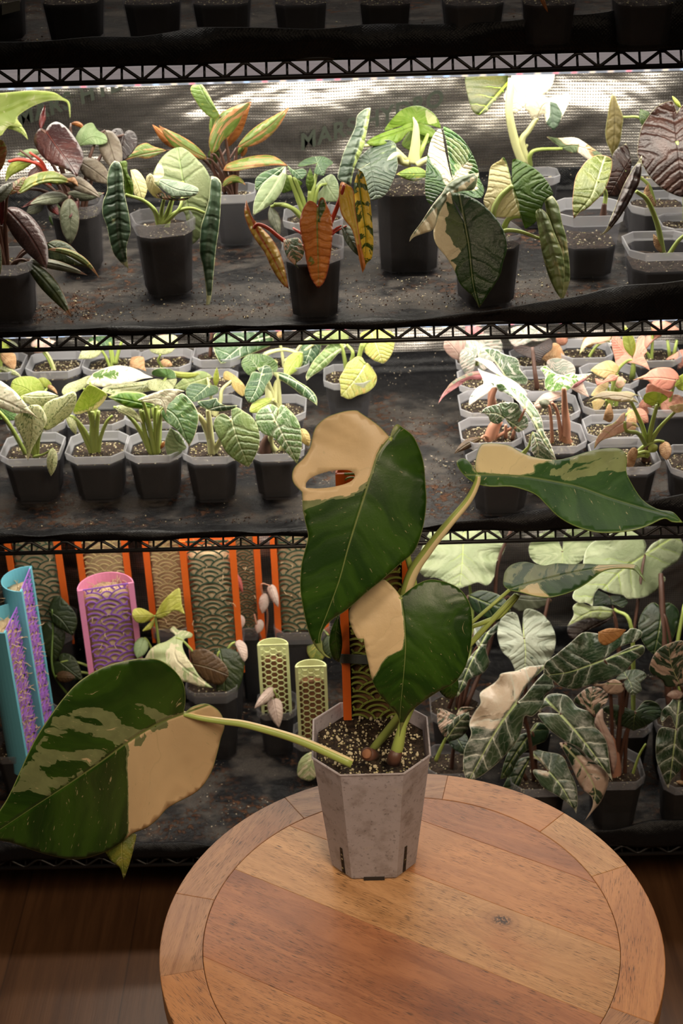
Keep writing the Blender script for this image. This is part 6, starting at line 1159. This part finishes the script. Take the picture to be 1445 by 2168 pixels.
p=s3('bottom shelf pot with marbled pale leaf and dark round leaves, before the orange poles',445,1468,112,h=.150,fill=.93,grit=30)
p.T('marble',[(372,1345,1),(360,1334),(368,1326),(377,1334),(392,1335),(407,1342),(404,1350),(391,1352),(386,1367),(394,1389),(409,1411),(424,1434),(450,1456,1),(424,1454),(395,1444),(360,1440),(320,1430),(305,1405),(315,1379),(332,1365),(352,1358)],[(372,1350),(375,1400),(449,1455)],-.0,-.06,fold=.006,res=22)
p.T('brownleaf',[(405,1405,1),(402,1382),(412,1376),(434,1374),(459,1389),(479,1411),(484,1430,1),(469,1449),(450,1447),(424,1434)],None,-.01,-.03,st=[(440,1420,.0)])
p.T('darkleaf',[(465,1378,1),(452,1382),(462,1372),(489,1374),(514,1389),(517,1411),(509,1449),(494,1471),(474,1480,1),(458,1466),(460,1420)],None,.01,-.03,psoft=4,patches=[([(480,1385),(500,1390),(505,1410),(490,1400)],.0)])
p.T('pinkwhite2',[(497,1359,1),(508,1355),(521,1366),(524,1390),(517,1402,1),(508,1388),(500,1370)],None,.02,.0)
p=s3('bottom shelf pot with lime leaves left of the foremost orange pole',338,1440,88,h=.13,grit=10)
p.T('limephilo',[(328,1304,1),(310,1317),(290,1318),(280,1305),(283,1290),(300,1288),(318,1297)],None,-.01,-.03); p.T('limephilo',[(328,1303,1),(340,1280),(355,1262),(378,1245),(383,1262),(385,1280),(392,1302,1),(370,1292),(352,1304),(336,1310)],None,-.01,-.03); p.T('limephilo',[(328,1306,1),(315,1320),(301,1336),(314,1334),(324,1326)],None,-.0,-.02)
p.L('oval','lightgreen',305,1350,290,1395,30,.0,-.02); p.L('lance','darkleaf',370,1370,345,1400,20,-.01,-.02)
# ---------------------------------------------------------------- bottom shelf, right : veined arrow leaves
def s3r(label,cx,yr,w,**kw): return s3(label,cx,yr,w,**{'stem':'stem_brown','r':.0028,**kw})
p=s3r('rear plant with a huge pale wavy leaf right of the raised stalk',968,1520,112,h=.12)
p.T('whitegreen',[(980,1128,1),(960,1105),(920,1115),(897,1150),(885,1190),(885,1206),(900,1222),(925,1224),(950,1236),(972,1246,1),(995,1238),(1012,1233),(1030,1240),(1045,1222),(1050,1190),(1060,1180),(1068,1150),(1040,1108),(1000,1102)],[(980,1150),(978,1190),(972,1245)],.12,.05,fold=.012,wave=.010,wf=2.4,res=24,sm='stem_green',st=[(1000,1330,.1)])
p.K([(985,1500),(1040,1350,.06),(1052,1200,.10),(1082,1120,.12)],.0036,'stem_brown'); p.K([(950,1500),(1010,1320,.05)],.003,'stem_brown')
p.T('polly',[(1012,1372,1),(1003,1350),(1005,1325),(1020,1320),(1026,1340),(1045,1325),(1060,1314),(1063,1325),(1040,1347),(1028,1372),(1035,1400),(1032,1412),(1020,1426),(993,1438),(985,1455),(966,1477,1),(955,1450),(975,1420),(995,1390)],[(1016,1366),(995,1405),(967,1475)],-.02,-.05,fold=.006,res=20)
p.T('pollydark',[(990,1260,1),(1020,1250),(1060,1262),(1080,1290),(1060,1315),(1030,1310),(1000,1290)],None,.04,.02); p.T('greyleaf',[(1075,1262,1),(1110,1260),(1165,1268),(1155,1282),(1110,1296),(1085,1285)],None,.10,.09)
p=s3r('rear plant whose tall leaf is a round silvery disc with a deep notch',1120,1545,112,h=.12)
p.T('silverleaf',[(1106,1345,1),(1098,1312),(1094,1302),(1084,1296),(1065,1303),(1056,1320),(1052,1340),(1055,1360),(1063,1380),(1078,1395),(1088,1415),(1095,1440,1),(1130,1425),(1149,1410),(1165,1394),(1174,1372),(1175,1345),(1165,1320),(1158,1312),(1150,1302),(1134,1293),(1116,1289),(1107,1300)],[(1109,1350),(1112,1385),(1108,1432)],.0,-.03,fold=.006,wave=.005,res=24)
p.T('whitegreen',[(1190,1165,1),(1170,1125),(1140,1132),(1122,1150),(1119,1170),(1130,1189),(1156,1201),(1185,1204,1),(1215,1198),(1240,1178),(1255,1150),(1250,1122),(1215,1112),(1195,1130)],[(1190,1168),(1190,1185),(1186,1203)],.14,.08,fold=.006,wave=.006,res=20,sm='stem_brown')
p=s3r('rear plant with the largest pale wavy leaf, below the raised variegated leaf',1330,1545,112,h=.12)
p.T('whitegreen',[(1364,1172,1),(1385,1148),(1430,1134),(1447,1160),(1436,1186),(1415,1200),(1399,1212),(1408,1226),(1399,1240),(1385,1253),(1363,1264),(1329,1268),(1318,1260),(1295,1256),(1277,1250),(1266,1246),(1256,1262),(1254,1284,1),(1240,1276),(1226,1276),(1212,1266),(1216,1250),(1232,1232),(1240,1212),(1234,1195),(1240,1165),(1259,1145),(1300,1128),(1345,1126),(1366,1150)],[(1364,1175),(1310,1212),(1250,1278)],.13,.04,fold=.010,wave=.010,wf=2.,res=28,sm='stem_brown')
p.T('whitegreen',[(1297,1290,1),(1275,1284),(1250,1283),(1225,1275),(1212,1285),(1214,1302),(1200,1326,1),(1225,1315),(1250,1308),(1275,1312),(1295,1304)],[(1297,1295),(1250,1295),(1202,1324)],.03,.0,wave=.004); p.T('blackleaf',[(1298,1305,1),(1275,1312),(1250,1309),(1222,1316),(1201,1328),(1204,1348),(1216,1356,1),(1240,1336),(1270,1325)],None,.04,.02)
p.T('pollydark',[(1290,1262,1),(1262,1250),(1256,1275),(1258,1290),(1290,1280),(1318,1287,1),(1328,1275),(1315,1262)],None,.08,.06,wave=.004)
p.K([(1340,1530),(1336,1330,.0),(1300,1290,.03)],.0034,'stem_green')
p=s3r('rear plant at the right edge with a dim heart leaf in the shade',1450,1545,112,h=.12)
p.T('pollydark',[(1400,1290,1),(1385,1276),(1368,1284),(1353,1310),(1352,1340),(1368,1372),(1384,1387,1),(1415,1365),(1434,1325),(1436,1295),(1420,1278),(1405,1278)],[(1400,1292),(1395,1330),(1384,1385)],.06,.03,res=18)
p.K([(1418,1500),(1406,1380,.03),(1400,1250,.08),(1398,1215,.1)],.0055,'stem_brown'); p.K([(1450,1500),(1430,1400,.03),(1448,1280,.06)],.004,'stem_green')
G8='plants with dark veined arrow leaves at the front right of the bottom shelf'
p=s3r('left front veined plant whose big leaf is half cream, just behind the table',1145,1672,124,grit=50)
p.T('pollydark',[(1120,1550,1),(1095,1560),(1070,1605),(1058,1650,1),(1080,1640),(1100,1602),(1128,1580),(1156,1566),(1160,1540),(1135,1530)],[(1125,1548),(1095,1590),(1060,1648)],-.0,-.02); p.T('pollydark',[(1125,1600,1),(1112,1630),(1096,1668),(1075,1695,1),(1060,1680),(1072,1650),(1095,1610)],None,-.0,-.02)
p.T('polly',[(1093,1487,1),(1112,1455),(1125,1440),(1153,1414),(1152,1408),(1132,1410),(1113,1412),(1094,1420),(1074,1423),(1059,1427),(1055,1436),(1043,1448),(1016,1467),(1017,1488),(1005,1506),(993,1531),(997,1554),(984,1583),(980,1612),(982,1638),(990,1655,1),(1016,1644),(1045,1622),(1065,1603),(1090,1574),(1103,1548),(1110,1516),(1125,1517),(1140,1504),(1150,1488),(1152,1473),(1171,1455),(1169,1442),(1176,1425),(1167,1411),(1157,1419),(1130,1447),(1108,1475)],[(1093,1487),(1062,1528),(1035,1572),(992,1652)],-.03,-.08,fold=.010,wave=.008,wf=2.6,res=34,pbase=-.12,psoft=5,patches=[([(1156,1405),(1055,1420),(1000,1462),(996,1508),(985,1538),(1040,1548),(1052,1545),(1072,1512),(1093,1487),(1115,1450)],.5)])
p.T('pinkpolly',[(965,1515,1),(930,1500),(925,1520),(930,1545),(945,1562),(955,1545,1),(985,1512),(1002,1499),(975,1498)],None,.02,.0); p.T('polly',[(948,1540,1),(945,1567),(965,1566),(985,1552),(994,1530),(992,1508,1),(968,1516)],[(940,1572),(965,1535),(992,1505)],-.01,-.01,st=0); p.K([(922,1610,-.0),(935,1580),(955,1540,.01)],.003,'stem_green')
p.T('polly',[(1161,1633,1),(1140,1610),(1123,1604),(1132,1588),(1155,1592),(1182,1597),(1195,1608),(1205,1633),(1218,1661),(1222,1692),(1219,1723,1),(1211,1709),(1182,1686),(1152,1669),(1138,1652),(1128,1630)],[(1161,1633),(1190,1668),(1218,1722)],-.04,-.07,fold=.006,res=20,pbase=-.25,psoft=4,patches=[([(1120,1600),(1145,1600),(1166,1636),(1160,1650),(1138,1640)],.5)])
p=s3r('middle front veined plant with long speckled leaf and pink twisted leaf',1312,1657,116,grit=30,stem='stem_brown')
p.T('polly',[(1275,1398,1),(1310,1370),(1340,1360),(1356,1348),(1356,1336),(1336,1330),(1322,1340),(1286,1345),(1255,1340),(1232,1340),(1210,1358),(1196,1370),(1174,1388),(1153,1404),(1150,1425,1),(1171,1441),(1188,1454),(1218,1459),(1241,1452),(1275,1443),(1288,1439),(1322,1421),(1340,1401),(1361,1384),(1362,1368),(1345,1366),(1312,1380)],[(1278,1397),(1240,1411),(1200,1424),(1152,1430)],-.0,-.05,fold=.006,wave=.007,wf=2.6,res=30,pbase=-.04)
p.T('tanleaf',[(1266,1338,1),(1290,1330),(1325,1333,1),(1310,1350),(1282,1366),(1267,1357)],None,-.01,-.02,st=0)
p.T('polly',[(1184,1511,1),(1160,1495),(1140,1505),(1152,1479),(1167,1469),(1195,1471),(1210,1483),(1222,1498),(1256,1511),(1258,1536),(1271,1551),(1283,1570),(1288,1602),(1292,1633),(1296,1654,1),(1277,1629),(1245,1604),(1224,1583),(1197,1570),(1165,1547),(1146,1526),(1140,1510)],[(1184,1511),(1215,1545),(1255,1595),(1295,1652)],-.02,-.06,fold=.006,wave=.004,res=28,pbase=-.18,psoft=5)
p.T('pinkpolly',[(1256,1515,1),(1235,1498),(1214,1484),(1231,1464),(1250,1454),(1271,1458),(1286,1471),(1284,1486),(1270,1500,1),(1262,1512)],[(1256,1514),(1250,1485),(1255,1456)],-.02,.0,psoft=4); p.T('pinkwhite',[(1262,1512,1),(1275,1500),(1277,1525),(1290,1550),(1300,1575),(1305,1610),(1297,1640,1),(1286,1590),(1270,1550),(1258,1532)],None,-.03,-.03,st=0)
p.T('pinkpolly',[(1190,1572,1),(1184,1574),(1194,1592),(1205,1612),(1218,1642),(1231,1669),(1252,1687),(1253,1709),(1237,1738,1),(1252,1720),(1271,1697),(1286,1661),(1286,1633),(1267,1616),(1243,1604),(1224,1585),(1203,1572)],[(1190,1574),(1235,1625),(1260,1680),(1239,1735)],-.04,-.085,fold=.008,wave=.004,res=22,pbase=.05)
p.T('polly',[(1328,1436,1),(1303,1440),(1320,1422),(1350,1418),(1368,1430),(1355,1446),(1357,1462),(1340,1473,1),(1328,1465),(1320,1447)],None,-.0,-.02); p.T('pinkpolly',[(1318,1448,1),(1300,1438),(1275,1448),(1256,1445),(1241,1437,1),(1255,1452),(1272,1454),(1285,1468),(1310,1469),(1320,1460)],None,-.01,-.02,pbase=.15)
p.T('pollydark',[(1345,1506,1),(1300,1492),(1275,1502),(1300,1520),(1303,1535),(1320,1538),(1340,1547,1),(1360,1540),(1385,1525),(1400,1512),(1392,1490),(1365,1484)],None,.0,-.0)
p.K([(1303,1650),(1302,1600),(1290,1555,-.0)],.0085,'stem_pink',r2=.005); p.K([(1322,1650),(1326,1560),(1345,1508,.0)],.0030); p.K([(1335,1650),(1352,1600),(1366,1575)],.0022,'stem_green')
p=s3r('right front veined plant with a tall hanging leaf at the picture edge',1462,1668,108,h=.104,grit=20)
p.T('polly',[(1430,1544,1),(1418,1515),(1400,1530),(1400,1506),(1416,1490),(1429,1475),(1448,1473),(1465,1500),(1468,1560),(1455,1605),(1440,1630),(1420,1652),(1414,1672,1),(1398,1633),(1388,1602),(1389,1560),(1400,1540)],[(1430,1544),(1425,1590),(1415,1670)],-.04,-.07,fold=.008,wave=.004,res=26,pbase=-.06)
p.T('pinkpolly',[(1440,1452,1),(1410,1454),(1400,1440),(1376,1424),(1376,1404),(1390,1378),(1414,1363),(1450,1360),(1460,1420)],None,.0,.0,pbase=-.05); p.L('oval','pinkwhite',1445,1470,1410,1472,20,-.02,-.02)
p.L('lance','dryleaf',1430,1655,1460,1662,10,-.01,-.02,st=0)
p=s3r('dark pot just right of the frosted pot, behind the table edge',958,1640,104,grit=8)
p.L('heart','pollydark',965,1560,990,1600,40,.0,-.02)
# ---------------------------------------------------------------- spilled grit on the liners
def spill(i,n,zones,label):
    ico=[(0,0,1),(.9,0,.1),(0,.9,-.1),(-.9,0,.1),(0,-.9,-.1),(0,0,-1)]; fc=[(0,1,2),(0,2,3),(0,3,4),(0,4,1),(5,2,1),(5,3,2),(5,4,3),(5,1,4)]
    b=MB(); rs=np.random.RandomState(11+i)
    for _ in range(n):
        x0,y0,sx,sy=zones[rs.randint(len(zones))]; x=x0+rs.randn()*sx; y=y0+rs.randn()*sy
        if not(-.6<x<.6 and 1.722<y<2.14): continue
        s=.0005+.0012*rs.rand()**3; k=.7+.6*rs.rand(3); mi=0 if rs.rand()<.86 else 1
        if mi: s*=1.15
        b.add([(x+a*s*k[0],y+c*s*k[1],SZ[i]+.0011+s*.4+d*s*k[2]) for a,c,d in ico],fc,mi)
    tag(b.build('spilled_grit',[M['soil_grit'],M['perlite']]),label,'grit',None,'stuff')
M['soil_grit']=simple('soil_crumbs',(.05,.024,.012),.9,bump=.5,bs=600,var=.5)
spill(1,2600,[(-.37,1.76,.04,.02),(-.12,1.80,.10,.05),(.05,1.77,.14,.03),(.22,1.80,.08,.05),(.12,1.9,.12,.06),(-.3,1.8,.12,.06)],'loose soil crumbs and white grit scattered over the upper middle shelf liner')
spill(2,900,[(.09,2.0,.04,.07),(.14,1.84,.03,.05),(-.2,1.73,.2,.01)],'loose soil crumbs scattered over the lower middle shelf liner')
spill(3,260,[(-.2,1.78,.15,.04)],'sparse soil crumbs on the bottom shelf liner')
spill(0,700,[(.04,1.8,.1,.04),(-.4,1.78,.1,.03)],'soil crumbs scattered on the top shelf liner between the pots')
